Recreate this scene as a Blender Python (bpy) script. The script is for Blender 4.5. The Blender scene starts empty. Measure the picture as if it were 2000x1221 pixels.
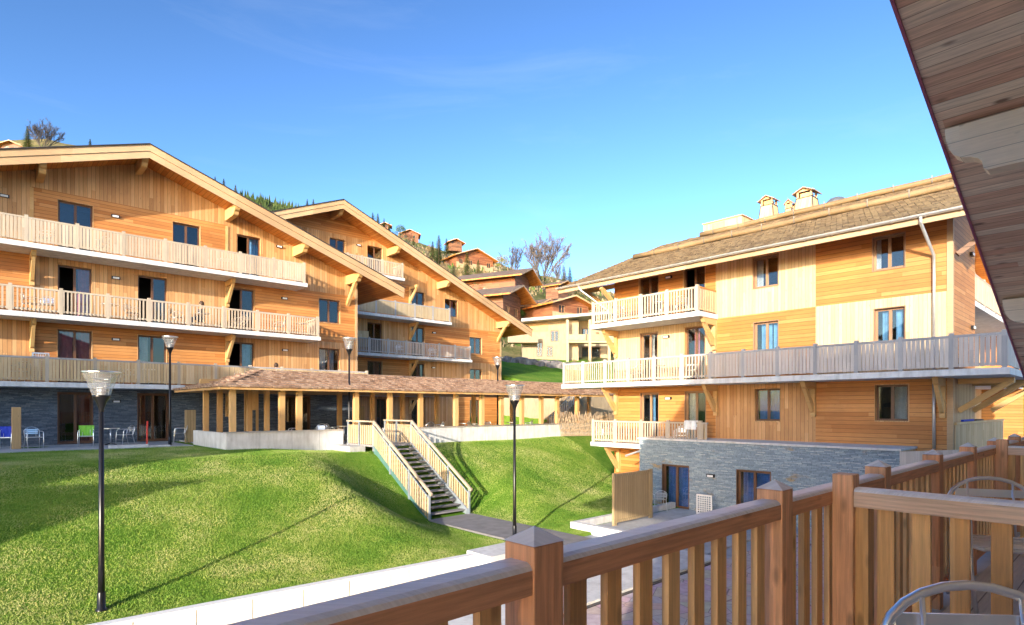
import bpy, math, random
from mathutils import Vector, noise as mnoise
R = math.radians
random.seed(7)
S = bpy.context.scene
COL = S.collection

# ------------------------------------------------------------------ camera
F = 1150.0                      # focal length in pixels of the 2000 px wide photograph
HY = 797.0                      # horizon row
ANG = R(47.16)                  # heading measured from +X
FX, FY = math.cos(ANG), math.sin(ANG)
RX, RY = math.sin(ANG), -math.cos(ANG)
cam = bpy.data.cameras.new('camera'); camo = bpy.data.objects.new('camera', cam); COL.objects.link(camo)
cam.sensor_width = 36; cam.lens = F / 2000 * 36
cam.shift_y = (HY - 610.5) / 2000
cam.clip_start = 0.05; cam.clip_end = 5000
camo.location = (0, 0, 0); camo.rotation_euler = (R(90), 0, ANG - R(90))
S.camera = camo

# ------------------------------------------------------------------ world, sun
SUN_EL = R(13.5)
LX, LY = 0.90, 0.436           # heading the sunlight travels
world = bpy.data.worlds.new('World'); S.world = world; world.use_nodes = True
wn = world.node_tree; bg = wn.nodes['Background']
sky = wn.nodes.new('ShaderNodeTexSky'); sky.sky_type = 'NISHITA'; sky.sun_disc = False
sky.sun_elevation = SUN_EL; sky.sun_rotation = math.atan2(-LX, -LY)
sky.altitude = 1100; sky.air_density = 1.0; sky.dust_density = 2.2; sky.ozone_density = 2.5
gm_ = wn.nodes.new('ShaderNodeGamma'); gm_.inputs[1].default_value = 1.52
def wmix(typ, f, a, c):
    o = wn.nodes.new('ShaderNodeMixRGB'); o.blend_type = typ
    for i, v in enumerate((f, a, c)):
        if isinstance(v, float): o.inputs[i].default_value = v
        elif isinstance(v, tuple): o.inputs[i].default_value = v
        else: wn.links.new(v, o.inputs[i])
    return o.outputs[0]
wn.links.new(sky.outputs[0], gm_.inputs[0])
sk_ = wmix('MULTIPLY', 1.0, gm_.outputs[0], (.97, .955, .91, 1))
# thin high cloud wisps
wt = wn.nodes.new('ShaderNodeTexCoord'); wm = wn.nodes.new('ShaderNodeMapping'); wm.inputs['Scale'].default_value = (1.2, 1.6, 9.0); wm.inputs['Rotation'].default_value = (.12, .1, .3)
wn.links.new(wt.outputs['Generated'], wm.inputs[0]); wz = wn.nodes.new('ShaderNodeTexNoise'); wz.inputs['Scale'].default_value = 1.6; wz.inputs['Detail'].default_value = 9; wz.inputs['Roughness'].default_value = .62; wz.inputs['Distortion'].default_value = .6
wn.links.new(wm.outputs[0], wz.inputs['Vector']); wr = wn.nodes.new('ShaderNodeValToRGB'); wr.color_ramp.elements[0].position = .54; wr.color_ramp.elements[1].position = .86; wr.color_ramp.elements[1].color = (.07, .07, .07, 1)
wn.links.new(wz.outputs['Fac'], wr.inputs[0]); wn.links.new(wmix('MIX', wr.outputs[0], sk_, (6.5, 7.0, 7.4, 1)), bg.inputs[0])
bg.inputs[1].default_value = 0.064
sl = bpy.data.lights.new('sun', 'SUN'); so = bpy.data.objects.new('sun', sl); COL.objects.link(so)
sl.energy = 2.55; sl.angle = R(0.5); sl.color = (1.0, 0.88, 0.72)
so.rotation_euler = Vector((LX * math.cos(SUN_EL), LY * math.cos(SUN_EL), -math.sin(SUN_EL))).to_track_quat('-Z', 'Y').to_euler()
so.location = (-30, -10, 30)
S.view_settings.view_transform = 'Standard'; S.view_settings.look = 'None'
S.view_settings.exposure = 1.85; S.view_settings.gamma = 1.0
S.cycles.max_bounces = 14; S.cycles.diffuse_bounces = 10; S.cycles.transparent_max_bounces = 12

# ------------------------------------------------------------------ pixel helpers (real positions on known planes)
def kx(px): return (px - 1000) / F
def dY(px, Y): return Y / (FY + RY * kx(px))
def dX(px, X): return X / (FX + RX * kx(px))
def xY(px, Y): return dY(px, Y) * (FX + RX * kx(px))       # x of the ray px on plane y=Y
def yX(px, X): return dX(px, X) * (FY + RY * kx(px))       # y of the ray px on plane x=X
def pt(px, py, d): return Vector((d * (FX + RX * kx(px)), d * (FY + RY * kx(px)), (HY - py) / F * d))
def sm(a, b, v):
    t = min(1, max(0, (v - a) / (b - a))); return t * t * (3 - 2 * t)

# ------------------------------------------------------------------ materials
MATS = {}
class NT:
    def __init__(s, name):
        s.m = bpy.data.materials.new(name); s.m.use_nodes = True; s.t = s.m.node_tree
        s.b = s.t.nodes['Principled BSDF']; s.out = s.t.nodes['Material Output']; MATS[name] = s.m
    def n(s, typ, **kw):
        o = s.t.nodes.new('ShaderNode' + typ)
        for k, v in kw.items(): setattr(o, k, v)
        return o
    def l(s, a, b): s.t.links.new(a, b)
    def math(s, op, a, b=None, c=None, clamp=False):
        o = s.n('Math', operation=op, use_clamp=clamp)
        for i, v in enumerate((a, b, c)):
            if v is None: continue
            if isinstance(v, (int, float)): o.inputs[i].default_value = v
            else: s.l(v, o.inputs[i])
        return o.outputs[0]
    def comb(s, x, y, z):
        o = s.n('CombineXYZ')
        for i, v in enumerate((x, y, z)):
            if isinstance(v, (int, float)): o.inputs[i].default_value = v
            else: s.l(v, o.inputs[i])
        return o.outputs[0]
    def noise(s, vec, scale, detail=4, rough=.55):
        o = s.n('TexNoise'); o.inputs['Scale'].default_value = scale; o.inputs['Detail'].default_value = detail
        o.inputs['Roughness'].default_value = rough
        if vec is not None: s.l(vec, o.inputs['Vector'])
        return o.outputs['Fac']
    def ramp(s, fac, stops, interp='LINEAR'):
        o = s.n('ValToRGB'); cr = o.color_ramp; cr.interpolation = interp
        while len(cr.elements) < len(stops): cr.elements.new(.5)
        for e, (p, c) in zip(cr.elements, stops): e.position = p; e.color = (c[0], c[1], c[2], 1)
        s.l(fac, o.inputs[0]); return o.outputs[0]
    def mix(s, fac, a, b, typ='MIX'):
        o = s.n('MixRGB', blend_type=typ)
        for i, v in enumerate((fac, a, b)):
            if isinstance(v, (int, float)): o.inputs[i].default_value = v
            elif isinstance(v, tuple): o.inputs[i].default_value = (v[0], v[1], v[2], 1)
            else: s.l(v, o.inputs[i])
        return o.outputs[0]
    def bump(s, h, strength=.3, dist=.01):
        o = s.n('Bump'); o.inputs['Strength'].default_value = strength; o.inputs['Distance'].default_value = dist
        s.l(h, o.inputs['Height']); s.l(o.outputs[0], s.b.inputs['Normal'])
    def col(s, c): s.l(c, s.b.inputs['Base Color'])

def plain(name, c, rough=.6, metal=0.0, var=.12, scale=6, bump=0.0):
    t = NT(name); tc = t.n('TexCoord').outputs['Object']
    f = t.noise(tc, scale, 5)
    k = t.ramp(f, [(.3, tuple(v * (1 - var) for v in c)), (.7, tuple(min(1, v * (1 + var)) for v in c))])
    if name.startswith(('concrete', 'wall', 'render')):
        mp = t.n('Mapping'); mp.inputs['Scale'].default_value = (2.6, 2.6, .5); t.l(tc, mp.inputs[0])
        k = t.mix(1.0, k, t.ramp(t.noise(mp.outputs[0], 2.2, 6, .65), [(.3, (.78, .77, .75)), (.55, (1, 1, 1))]), 'MULTIPLY')
    t.col(k); t.b.inputs['Roughness'].default_value = rough; t.b.inputs['Metallic'].default_value = metal
    if bump: t.bump(t.noise(tc, scale * 8, 3), bump, .01)
    return t.m

def wood(name, cols, across='s', width=.14, gap=.05, knots=.5, rough=.62, grain=.3, objvar=.0, fine=1.0):
    t = NT(name); tc = t.n('TexCoord').outputs['Object']
    sp = t.n('SeparateXYZ'); t.l(tc, sp.inputs[0]); x, y, z = sp.outputs
    s_ = t.math('ADD', x, y)
    W, L = {'s': (s_, z), 'z': (z, s_), 'x': (x, y), 'y': (y, x)}[across]
    wq = t.math('DIVIDE', W, width); idx = t.math('FLOOR', wq); fr = t.math('FRACT', wq)
    # each board is made of lengths with their own tone
    wn0 = t.n('TexWhiteNoise', noise_dimensions='1D'); t.l(idx, wn0.inputs['W'])
    seg = t.math('FLOOR', t.math('ADD', t.math('DIVIDE', L, 3.4), t.math('MULTIPLY', wn0.outputs['Value'], 9.0)))
    wn1 = t.n('TexWhiteNoise', noise_dimensions='2D'); t.l(t.comb(idx, seg, 0), wn1.inputs['Vector'])
    rnd = wn1.outputs['Value']
    n = len(cols); base = t.ramp(rnd, [(i / (n - 1), c) for i, c in enumerate(cols)])
    g = t.noise(t.comb(t.math('MULTIPLY', W, 55 * fine), t.math('MULTIPLY', L, 2.2 * fine), t.math('MULTIPLY', rnd, 31)), 1.0, 6, .65)
    gm = t.ramp(g, [(.25, (1 - grain,) * 3), (.75, (1 + grain * .35,) * 3)])
    c = t.mix(1.0, base, gm, 'MULTIPLY')
    if knots:
        v = t.n('TexVoronoi', voronoi_dimensions='3D'); v.inputs['Scale'].default_value = 1.0
        t.l(t.comb(t.math('MULTIPLY', W, 7 * fine), t.math('MULTIPLY', L, 2.6 * fine), t.math('MULTIPLY', rnd, 17)), v.inputs['Vector'])
        kp = (.08, .2) if name.startswith(('larch', 'soffit_near')) else (.05, .13)
        km = t.ramp(v.outputs['Distance'], [(kp[0], (1, 1, 1)), (kp[1], (0, 0, 0))])
        c = t.mix(t.math('MULTIPLY', km, knots), c, tuple(q * .28 for q in cols[-1]))
    h = g
    if gap:
        e = t.math('MINIMUM', fr, t.math('SUBTRACT', 1.0, fr))
        gmask = t.ramp(e, [(gap * .4, (0, 0, 0)), (gap, (1, 1, 1))])
        c = t.mix(gmask, tuple(q * .3 for q in cols[0]), c)
        h = t.math('ADD', t.math('MULTIPLY', g, .25), gmask)
    if objvar:
        oi = t.n('ObjectInfo'); mr = t.math('ADD', 1 - objvar, t.math('MULTIPLY', oi.outputs['Random'], 2 * objvar))
        c = t.mix(1.0, c, t.comb(mr, t.math('POWER', mr, 1.25), t.math('POWER', mr, 1.5)), 'MULTIPLY')
    big = t.noise(t.comb(t.math('MULTIPLY', s_, .55), t.math('MULTIPLY', z, .35), 0), 1.0, 5, .6)
    c = t.mix(1.0, c, t.ramp(big, [(.32, (.84, .85, .87)), (.62, (1.04, 1.03, 1.02))]), 'MULTIPLY')
    t.col(c); t.b.inputs['Roughness'].default_value = rough
    t.bump(h, .35, .006)
    return t.m

# facade claddings: vertical boards are paler larch, horizontal boards more orange
wood('cladding_upright', [(.46, .23, .085), (.58, .32, .13), (.66, .40, .19)], 's', .15, .05, .6)
wood('cladding_level', [(.46, .17, .038), (.56, .235, .06), (.62, .29, .09)], 'z', .15, .06, .35)
wood('pale_upright', [(.62, .43, .22), (.68, .49, .27), (.72, .55, .32)], 's', .13, .045, .7)
wood('gold_level', [(.46, .18, .035), (.53, .22, .05), (.59, .27, .075)], 'z', .15, .06, .35)
wood('soffit_orange', [(.50, .17, .03), (.60, .23, .045), (.66, .29, .07)], 'x', .18, .05, .3)
wood('soffit_near', [(.68, .40, .30), (.88, .68, .54), (.92, .79, .66), (.76, .50, .38)], 'x', .17, .03, .95, grain=.45, fine=.6)
wood('beam_near', [(.86, .72, .56), (.88, .76, .60)], 'z', .24, .02, .5, grain=.16, fine=.8)
wood('beam', [(.60, .36, .13), (.66, .42, .18)], 'z', .5, .0, .3, grain=.2, objvar=.08)
wood('fascia', [(.46, .30, .16), (.54, .38, .22)], 'z', 3.0, .0, .3, grain=.22)
wood('rail_wood', [(.44, .36, .27), (.52, .44, .34)], 's', .9, .0, .0, grain=.2, objvar=.06)
wood('rail_grey', [(.34, .33, .33), (.44, .42, .41)], 's', .9, .0, .0, grain=.2, objvar=.06)
wood('picket_wood', [(.46, .34, .19), (.54, .42, .26), (.50, .38, .24)], 's', .118, .0, .15, grain=.2, objvar=.05)
wood('picket_white', [(.44, .35, .25), (.56, .46, .35), (.50, .40, .29)], 's', .118, .0, .15, grain=.2, objvar=.05)
wood('picket_gold', [(.52, .36, .18), (.62, .46, .26), (.68, .52, .31)], 's', .118, .0, .25, grain=.25, objvar=.05)
wood('picket_grey', [(.46, .41, .37), (.58, .52, .47), (.52, .46, .42)], 's', .118, .0, .15, grain=.2, objvar=.05)
wood('column_wood', [(.56, .32, .12), (.64, .42, .19)], 's', .6, .0, .4, grain=.25, objvar=.12)
wood('near_wall', [(.80, .62, .44), (.85, .70, .53), (.88, .74, .58)], 's', .15, .04, .5)
wood('larch_post', [(.74, .34, .17), (.84, .48, .28)], 's', .7, .0, .6, grain=.42, objvar=.10, fine=1.6)
wood('larch_rail', [(.70, .33, .17), (.78, .40, .22)], 'z', .7, .0, .6, grain=.42, objvar=.05, fine=1.6)
wood('larch_divider', [(.80, .56, .40), (.84, .62, .46)], 'z', .9, .0, .95, grain=.45, fine=1.6)
wood('larch_baluster', [(.80, .44, .17), (.86, .53, .24), (.82, .46, .18)], 's', .5, .0, .6, grain=.35, objvar=.16, fine=1.6)
wood('bleached_skylit', [(.80, .78, .80), (.88, .86, .88)], 's', .7, .0, .2, rough=.33, grain=.25, fine=1.6)  # weathered wood for upward faces, sky light put into its pale bluish tone
wood('tread_wood', [(.26, .25, .25), (.36, .34, .33)], 'y', .14, .05, .0, grain=.3)
wood('deck_wood', [(.66, .62, .60), (.74, .71, .68)], 'y', .14, .04, .1, rough=.5, grain=.25)
wood('dark_timber', [(.12, .055, .028), (.2, .095, .05), (.26, .13, .07)], 'z', .2, .06, .3)
wood('red_timber', [(.19, .07, .035), (.26, .105, .05), (.32, .14, .065)], 'z', .2, .06, .3)
wood('screen_wood', [(.40, .29, .15), (.48, .36, .20)], 's', .12, .06, .2)
wood('brown_frame', [(.13, .06, .03), (.17, .08, .04)], 's', .4, .0, .0, rough=.4)
wood('light_frame', [(.34, .19, .10), (.38, .22, .12)], 's', .4, .0, .0, rough=.4)
plain('concrete_white', (.62, .62, .62), .7, scale=2.5, bump=.1)
plain('concrete_grey', (.42, .43, .44), .8, scale=1.5, var=.18, bump=.15)
plain('wall_panel', (.74, .72, .66), .8, scale=2, var=.06, bump=.1)
plain('render_beige', (.40, .31, .20), .85, scale=1.5, var=.08, bump=.1)
plain('render_cream', (.40, .30, .19), .85, scale=1.5, var=.06)
plain('black_metal', (.012, .012, .014), .28, metal=.3)
plain('dark_trim', (.03, .025, .025), .4)
plain('zinc', (.62, .60, .58), .35, metal=.7, var=.08)
plain('aluminium', (.9, .9, .9), .3, metal=1.0, var=.05)
plain('white_paint', (.8, .8, .8), .4, var=.04)
plain('copper_paint', (.42, .13, .20), .35, metal=.5)
plain('stringer_metal', (.36, .42, .47), .4, metal=.4)
plain('steel_green', (.10, .22, .20), .5, metal=.2)
plain('grey_vent', (.22, .24, .27), .4, metal=.6)
plain('red_paint', (.6, .03, .02), .4)
plain('blue_cloth', (.02, .05, .45), .8)
plain('green_cloth', (.22, .55, .05), .8)
plain('white_cloth', (.75, .75, .75), .85)
plain('pink_cloth', (.62, .18, .22), .85)
plain('blue_curtain', (.2, .42, .68), .8, var=.25, scale=3)
plain('deep_blue_curtain', (.07, .17, .55), .8, var=.25, scale=3)
plain('white_curtain', (.66, .64, .62), .85, var=.1)
plain('red_curtain', (.32, .07, .03), .8, var=.25, scale=3)
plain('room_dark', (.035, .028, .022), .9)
plain('skin', (.55, .30, .20), .5)
plain('hair_brown', (.05, .025, .012), .6)
plain('shirt_dark', (.05, .05, .07), .8)
plain('trousers', (.04, .06, .12), .8)
plain('asphalt', (.36, .38, .42), .85, scale=3, var=.2, bump=.3)
plain('path_paving', (.20, .19, .19), .8, scale=2.5, var=.2, bump=.2)
plain('bark', (.12, .085, .06), .9, scale=8, var=.3)
plain('bark_pale', (.10, .09, .08), .9, scale=8, var=.2)
plain('rock', (.17, .16, .16), .9, scale=2, var=.5, bump=.4)
plain('lattice_wood', (.42, .32, .22), .8, var=.2)

def slate(name, cs, w=.32, h=.045, rust=.25):
    t = NT(name); tc = t.n('TexCoord').outputs['Object']
    sp = t.n('SeparateXYZ'); t.l(tc, sp.inputs[0])
    s_ = t.math('ADD', sp.outputs[0], sp.outputs[1])
    wob = t.noise(t.comb(t.math('MULTIPLY', s_, .8), t.math('MULTIPLY', sp.outputs[2], 3), 0), 1, 3)
    zz = t.math('ADD', sp.outputs[2], t.math('MULTIPLY', wob, .06))
    row = t.math('FLOOR', t.math('DIVIDE', zz, h)); rf = t.math('FRACT', t.math('DIVIDE', zz, h))
    w0 = t.n('TexWhiteNoise', noise_dimensions='1D'); t.l(row, w0.inputs['W'])
    q = t.math('ADD', t.math('DIVIDE', s_, w), t.math('MULTIPLY', w0.outputs['Value'], 13))
    cell = t.math('FLOOR', q); cf = t.math('FRACT', q)
    w1 = t.n('TexWhiteNoise', noise_dimensions='2D'); t.l(t.comb(cell, row, 0), w1.inputs['Vector'])
    base = t.ramp(w1.outputs['Value'], [(0, cs[0]), (.45, cs[1]), (.8, cs[2]), (1, cs[3])])
    big = t.noise(t.comb(t.math('MULTIPLY', s_, 1.1), t.math('MULTIPLY', sp.outputs[2], 1.9), 3), 1.0, 2)
    rm = t.ramp(big, [(.62, (0, 0, 0)), (.72, (1, 1, 1))])
    base = t.mix(t.math('MULTIPLY', t.math('MULTIPLY', rm, rust), w1.outputs['Value']), base, (.42, .30, .16))
    gr = t.noise(tc, 14, 5); base = t.mix(1.0, base, t.ramp(gr, [(.3, (.75,) * 3), (.7, (1.12,) * 3)]), 'MULTIPLY')
    e = t.math('MINIMUM', t.math('MULTIPLY', t.math('MINIMUM', cf, t.math('SUBTRACT', 1.0, cf)), w / h), t.math('MINIMUM', rf, t.math('SUBTRACT', 1.0, rf)))
    gm = t.ramp(e, [(.04, (0, 0, 0)), (.16, (1, 1, 1))])
    t.col(t.mix(gm, tuple(v * .35 for v in cs[0]), base))
    t.b.inputs['Roughness'].default_value = .7
    t.bump(t.math('ADD', t.math('MULTIPLY', gm, .5), w1.outputs['Value']), .7, .03)
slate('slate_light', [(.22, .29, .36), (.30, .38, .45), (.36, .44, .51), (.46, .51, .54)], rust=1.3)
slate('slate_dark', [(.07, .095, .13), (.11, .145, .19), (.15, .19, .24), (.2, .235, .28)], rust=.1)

def shingle_mat(name, cs):
    t = NT(name); g = t.n('NewGeometry'); tc = t.n('TexCoord').outputs['Object']
    c = t.ramp(g.outputs['Random Per Island'], [(i / (len(cs) - 1), c) for i, c in enumerate(cs)])
    f = t.noise(tc, 9, 5); c = t.mix(1.0, c, t.ramp(f, [(.3, (.7,) * 3), (.7, (1.15,) * 3)]), 'MULTIPLY')
    t.col(c); t.b.inputs['Roughness'].default_value = .8; t.bump(t.noise(tc, 40, 3), .3, .01)
shingle_mat('shingle_red', [(.22, .13, .085), (.30, .19, .13), (.37, .25, .175), (.42, .30, .22)])
shingle_mat('shingle_brown', [(.085, .058, .034), (.13, .092, .055), (.18, .135, .08), (.15, .11, .07)])
wood('log_wood', [(.22, .15, .075), (.29, .205, .11)], 's', .9, .0, .3, grain=.3)
plain('roof_sheet', (.22, .12, .075), .8, scale=5, var=.3)
plain('roof_far', (.12, .09, .075), .85, scale=1.5, var=.3)
plain('roof_pale', (.36, .36, .34), .6, scale=1.5, var=.1)

def glass_mat():
    t = NT('window_glass'); t.t.nodes.remove(t.b)
    tr = t.n('BsdfTransparent'); tr.inputs[0].default_value = (.80, .84, .86, 1)
    gl = t.n('BsdfGlossy'); gl.inputs['Roughness'].default_value = .02
    fr = t.n('Fresnel'); fr.inputs[0].default_value = 1.5
    f2 = t.math('ADD', t.math('MULTIPLY', fr.outputs[0], 1.1), .03, clamp=True)
    mx = t.n('MixShader'); t.l(f2, mx.inputs[0]); t.l(tr.outputs[0], mx.inputs[1]); t.l(gl.outputs[0], mx.inputs[2])
    t.l(mx.outputs[0], t.out.inputs[0])
    t = NT('lamp_glass'); t.t.nodes.remove(t.b)
    tr = t.n('BsdfTransparent'); tr.inputs[0].default_value = (.88, .90, .92, 1)
    gl = t.n('BsdfGlossy'); gl.inputs['Roughness'].default_value = .08
    df = t.n('BsdfDiffuse'); df.inputs[0].default_value = (.8, .8, .8, 1)
    m1 = t.n('MixShader'); m1.inputs[0].default_value = .35; t.l(gl.outputs[0], m1.inputs[1]); t.l(df.outputs[0], m1.inputs[2])
    mx = t.n('MixShader'); mx.inputs[0].default_value = .28; t.l(tr.outputs[0], mx.inputs[1]); t.l(m1.outputs[0], mx.inputs[2])
    t.l(mx.outputs[0], t.out.inputs[0])
glass_mat()

def grass_ground():
    t = NT('lawn_grass'); tc = t.n('TexCoord').outputs['Object']
    a = t.noise(tc, .35, 4); b = t.noise(tc, 5, 6, .7); c_ = t.noise(tc, 40, 4, .7)
    f = t.math('ADD', t.math('MULTIPLY', a, .45), t.math('ADD', t.math('MULTIPLY', b, .35), t.math('MULTIPLY', c_, .2)))
    t.col(t.ramp(f, [(.36, (.05, .13, .012)), (.48, (.09, .20, .018)), (.56, (.15, .25, .03)), (.66, (.24, .30, .06))]))
    t.b.inputs['Roughness'].default_value = .9; t.b.inputs['Specular IOR Level'].default_value = .1
    t.bump(t.math('ADD', b, c_), .6, .04)
    t = NT('grass_blade'); g = t.n('NewGeometry'); tc = t.n('TexCoord').outputs['Object']
    r = g.outputs['Random Per Island']
    f = t.math('ADD', t.math('MULTIPLY', t.noise(tc, .45, 7, .68), .95), t.math('MULTIPLY', r, .12))
    t.col(t.ramp(f, [(.34, (.075, .19, .02)), (.46, (.155, .275, .035)), (.55, (.25, .34, .07)), (.69, (.46, .46, .19))]))
    t.b.inputs['Roughness'].default_value = .6; t.b.inputs['Specular IOR Level'].default_value = .2
    t = NT('hill_grass'); tc = t.n('TexCoord').outputs['Object']
    f = t.math('ADD', t.math('MULTIPLY', t.noise(tc, .03, 6, .6), .6), t.math('MULTIPLY', t.noise(tc, .5, 6, .7), .4))
    t.col(t.ramp(f, [(.38, (.045, .065, .022)), (.47, (.10, .105, .04)), (.54, (.17, .15, .07)), (.62, (.25, .21, .10))]))
    t.b.inputs['Roughness'].default_value = .95; t.b.inputs['Specular IOR Level'].default_value = .1
    t.bump(t.noise(tc, 1.5, 5), .8, .3)
    t = NT('pink_paving'); tc = t.n('TexCoord').outputs['Object']
    v = t.n('TexVoronoi', feature='DISTANCE_TO_EDGE'); v.inputs['Scale'].default_value = 1.7; t.l(tc, v.inputs['Vector'])
    v2 = t.n('TexVoronoi'); v2.inputs['Scale'].default_value = 1.7; t.l(tc, v2.inputs['Vector'])
    f = t.noise(tc, 6, 5); base = t.ramp(f, [(.3, (.50, .37, .35)), (.7, (.66, .54, .51))])
    base = t.mix(.25, base, v2.outputs['Color'], 'SOFT_LIGHT')
    t.col(t.mix(t.ramp(v.outputs['Distance'], [(.004, (0, 0, 0)), (.018, (1, 1, 1))]), (.24, .17, .16), base))
    t.b.inputs['Roughness'].default_value = .7; t.bump(f, .3, .02)
    for nm, c0, c1 in (('needles', (.022, .048, .018), (.07, .11, .035)), ('needles_light', (.03, .06, .012), (.12, .15, .03)), ('leaf_yellow', (.10, .11, .015), (.28, .24, .05)), ('leaf_green', (.03, .07, .015), (.10, .16, .04)), ('twig_haze', (.07, .062, .06), (.14, .125, .12)), ('dry_brush', (.16, .12, .07), (.34, .27, .17))):
        t = NT(nm); g = t.n('NewGeometry')
        t.col(t.ramp(g.outputs['Random Per Island'], [(0, c0), (1, c1)])); t.b.inputs['Roughness'].default_value = .8
        t.b.inputs['Specular IOR Level'].default_value = .15
grass_ground()

# ------------------------------------------------------------------ mesh builder
class MB:
    def __init__(s): s.v = []; s.f = []; s.m = []; s.mats = []
    def mi(s, mat):
        if mat not in s.mats: s.mats.append(mat)
        return s.mats.index(mat)
    def poly(s, pts, mat):
        i = len(s.v); s.v += [tuple(p) for p in pts]; s.f.append(tuple(range(i, i + len(pts)))); s.m.append(s.mi(mat))
    def hexa(s, c, mat, top=None):
        """c: 8 corners, bottom ring 0-3 then top ring 4-7"""
        i = len(s.v); s.v += [tuple(p) for p in c]; k = s.mi(mat)
        for q in ((3, 2, 1, 0), (4, 5, 6, 7), (0, 1, 5, 4), (1, 2, 6, 5), (2, 3, 7, 6), (3, 0, 4, 7)):
            s.f.append(tuple(i + j for j in q)); s.m.append(k)
        if top: s.m[-5] = s.mi(top)
    def box(s, x0, x1, y0, y1, z0, z1, mat, top=None):
        if x0 > x1: x0, x1 = x1, x0
        if y0 > y1: y0, y1 = y1, y0
        s.hexa([(x0, y0, z0), (x1, y0, z0), (x1, y1, z0), (x0, y1, z0), (x0, y0, z1), (x1, y0, z1), (x1, y1, z1), (x0, y1, z1)], mat, top)
    def beam(s, a, b, w, h, mat, up=(0, 0, 1), w2=None, h2=None, top=None):
        a = Vector(a); b = Vector(b); d = (b - a).normalized(); up = Vector(up)
        if abs(d.dot(up)) > .98: up = Vector((1, 0, 0))
        sd = d.cross(up).normalized(); u = sd.cross(d).normalized()
        w2 = w if w2 is None else w2; h2 = h if h2 is None else h2
        def ring(p, w, h): return [p - sd * w / 2 - u * h / 2, p + sd * w / 2 - u * h / 2, p + sd * w / 2 + u * h / 2, p - sd * w / 2 + u * h / 2]
        A = ring(a, w, h); B = ring(b, w2, h2)
        i = len(s.v); s.v += [tuple(p) for p in A + B]; k = s.mi(mat)
        for n, q in enumerate(((0, 1, 2, 3), (7, 6, 5, 4), (0, 4, 5, 1), (1, 5, 6, 2), (2, 6, 7, 3), (3, 7, 4, 0))):
            s.f.append(tuple(i + j for j in q)); s.m.append(s.mi(top) if (top and n == 4) else k)
    def tube(s, pts, r, mat, n=6, caps=True, closed=False):
        pts = [Vector(p) for p in pts]; rs = r if isinstance(r, (list, tuple)) else [r] * len(pts)
        k = s.mi(mat); base = len(s.v); N = len(pts); prev = None
        for i, p in enumerate(pts):
            d = (pts[min(i + 1, N - 1)] - pts[max(i - 1, 0)])
            if closed: d = pts[(i + 1) % N] - pts[(i - 1) % N]
            d.normalize()
            if prev is None: sd = d.orthogonal().normalized()
            else:
                sd = prev - d * prev.dot(d)
                sd = sd.normalized() if sd.length > 1e-6 else d.orthogonal().normalized()
            prev = sd; u = d.cross(sd)
            for j in range(n):
                a = 2 * math.pi * j / n
                s.v.append(tuple(p + (sd * math.cos(a) + u * math.sin(a)) * rs[i]))
        for i in range(N if closed else N - 1):
            i2 = (i + 1) % N
            for j in range(n):
                j2 = (j + 1) % n
                s.f.append((base + i * n + j, base + i * n + j2, base + i2 * n + j2, base + i2 * n + j)); s.m.append(k)
        if caps and not closed:
            s.f.append(tuple(base + j for j in range(n))[::-1]); s.m.append(k)
            s.f.append(tuple(base + (N - 1) * n + j for j in range(n))); s.m.append(k)
    def lathe(s, prof, mat, c=(0, 0, 0), n=16):
        k = s.mi(mat); base = len(s.v); M = len(prof)
        for r, z in prof:
            for j in range(n):
                a = 2 * math.pi * j / n; s.v.append((c[0] + r * math.cos(a), c[1] + r * math.sin(a), c[2] + z))
        for i in range(M - 1):
            for j in range(n):
                j2 = (j + 1) % n
                s.f.append((base + i * n + j, base + i * n + j2, base + (i + 1) * n + j2, base + (i + 1) * n + j)); s.m.append(k)
    def prism(s, prof, fn, t0, t1, mat, matcap=None):
        """prof: list of 2D points, fn(p, t) -> 3D"""
        a = [fn(p, t0) for p in prof]; b = [fn(p, t1) for p in prof]; n = len(prof)
        i = len(s.v); s.v += [tuple(p) for p in a + b]; k = s.mi(mat); kc = s.mi(matcap or mat)
        s.f.append(tuple(range(i, i + n))[::-1]); s.m.append(kc)
        s.f.append(tuple(range(i + n, i + 2 * n))); s.m.append(kc)
        for j in range(n):
            j2 = (j + 1) % n; s.f.append((i + j, i + j2, i + n + j2, i + n + j)); s.m.append(k)
    def build(s, name, parent=None, smooth=False, bevel=0, fix=False):
        me = bpy.data.meshes.new(name)
        off = Vector((0, 0, 0))
        if parent is not None:
            r = parent
            while r is not None: off += r.location; r = r.parent
        me.from_pydata([(x - off.x, y - off.y, z - off.z) for x, y, z in s.v], [], s.f)
        for m in s.mats: me.materials.append(MATS[m])
        me.polygons.foreach_set('material_index', s.m)
        if smooth: me.polygons.foreach_set('use_smooth', [True] * len(me.polygons))
        me.update()
        o = bpy.data.objects.new(name, me); COL.objects.link(o)
        if parent is not None: o.parent = parent
        if bevel:
            b = o.modifiers.new('bevel', 'BEVEL'); b.width = bevel; b.segments = 2; b.limit_method = 'ANGLE'
        return o

def tag(o, label=None, cat=None, group=None, kind=None):
    if label: o['label'] = label
    if cat: o['category'] = cat
    if group: o['group'] = group
    if kind: o['kind'] = kind
    return o
def thing(name, loc, label, cat, group=None, rz=0):
    o = bpy.data.objects.new(name, None); COL.objects.link(o); o.location = loc; o.rotation_euler = (0, 0, rz)
    o.empty_display_size = .3
    return tag(o, label, cat, group)
def copy_tree(o, parent=None):
    c = o.copy(); COL.objects.link(c)
    if parent is not None: c.parent = parent
    for ch in list(o.children): copy_tree(ch, c)
    return c

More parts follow.
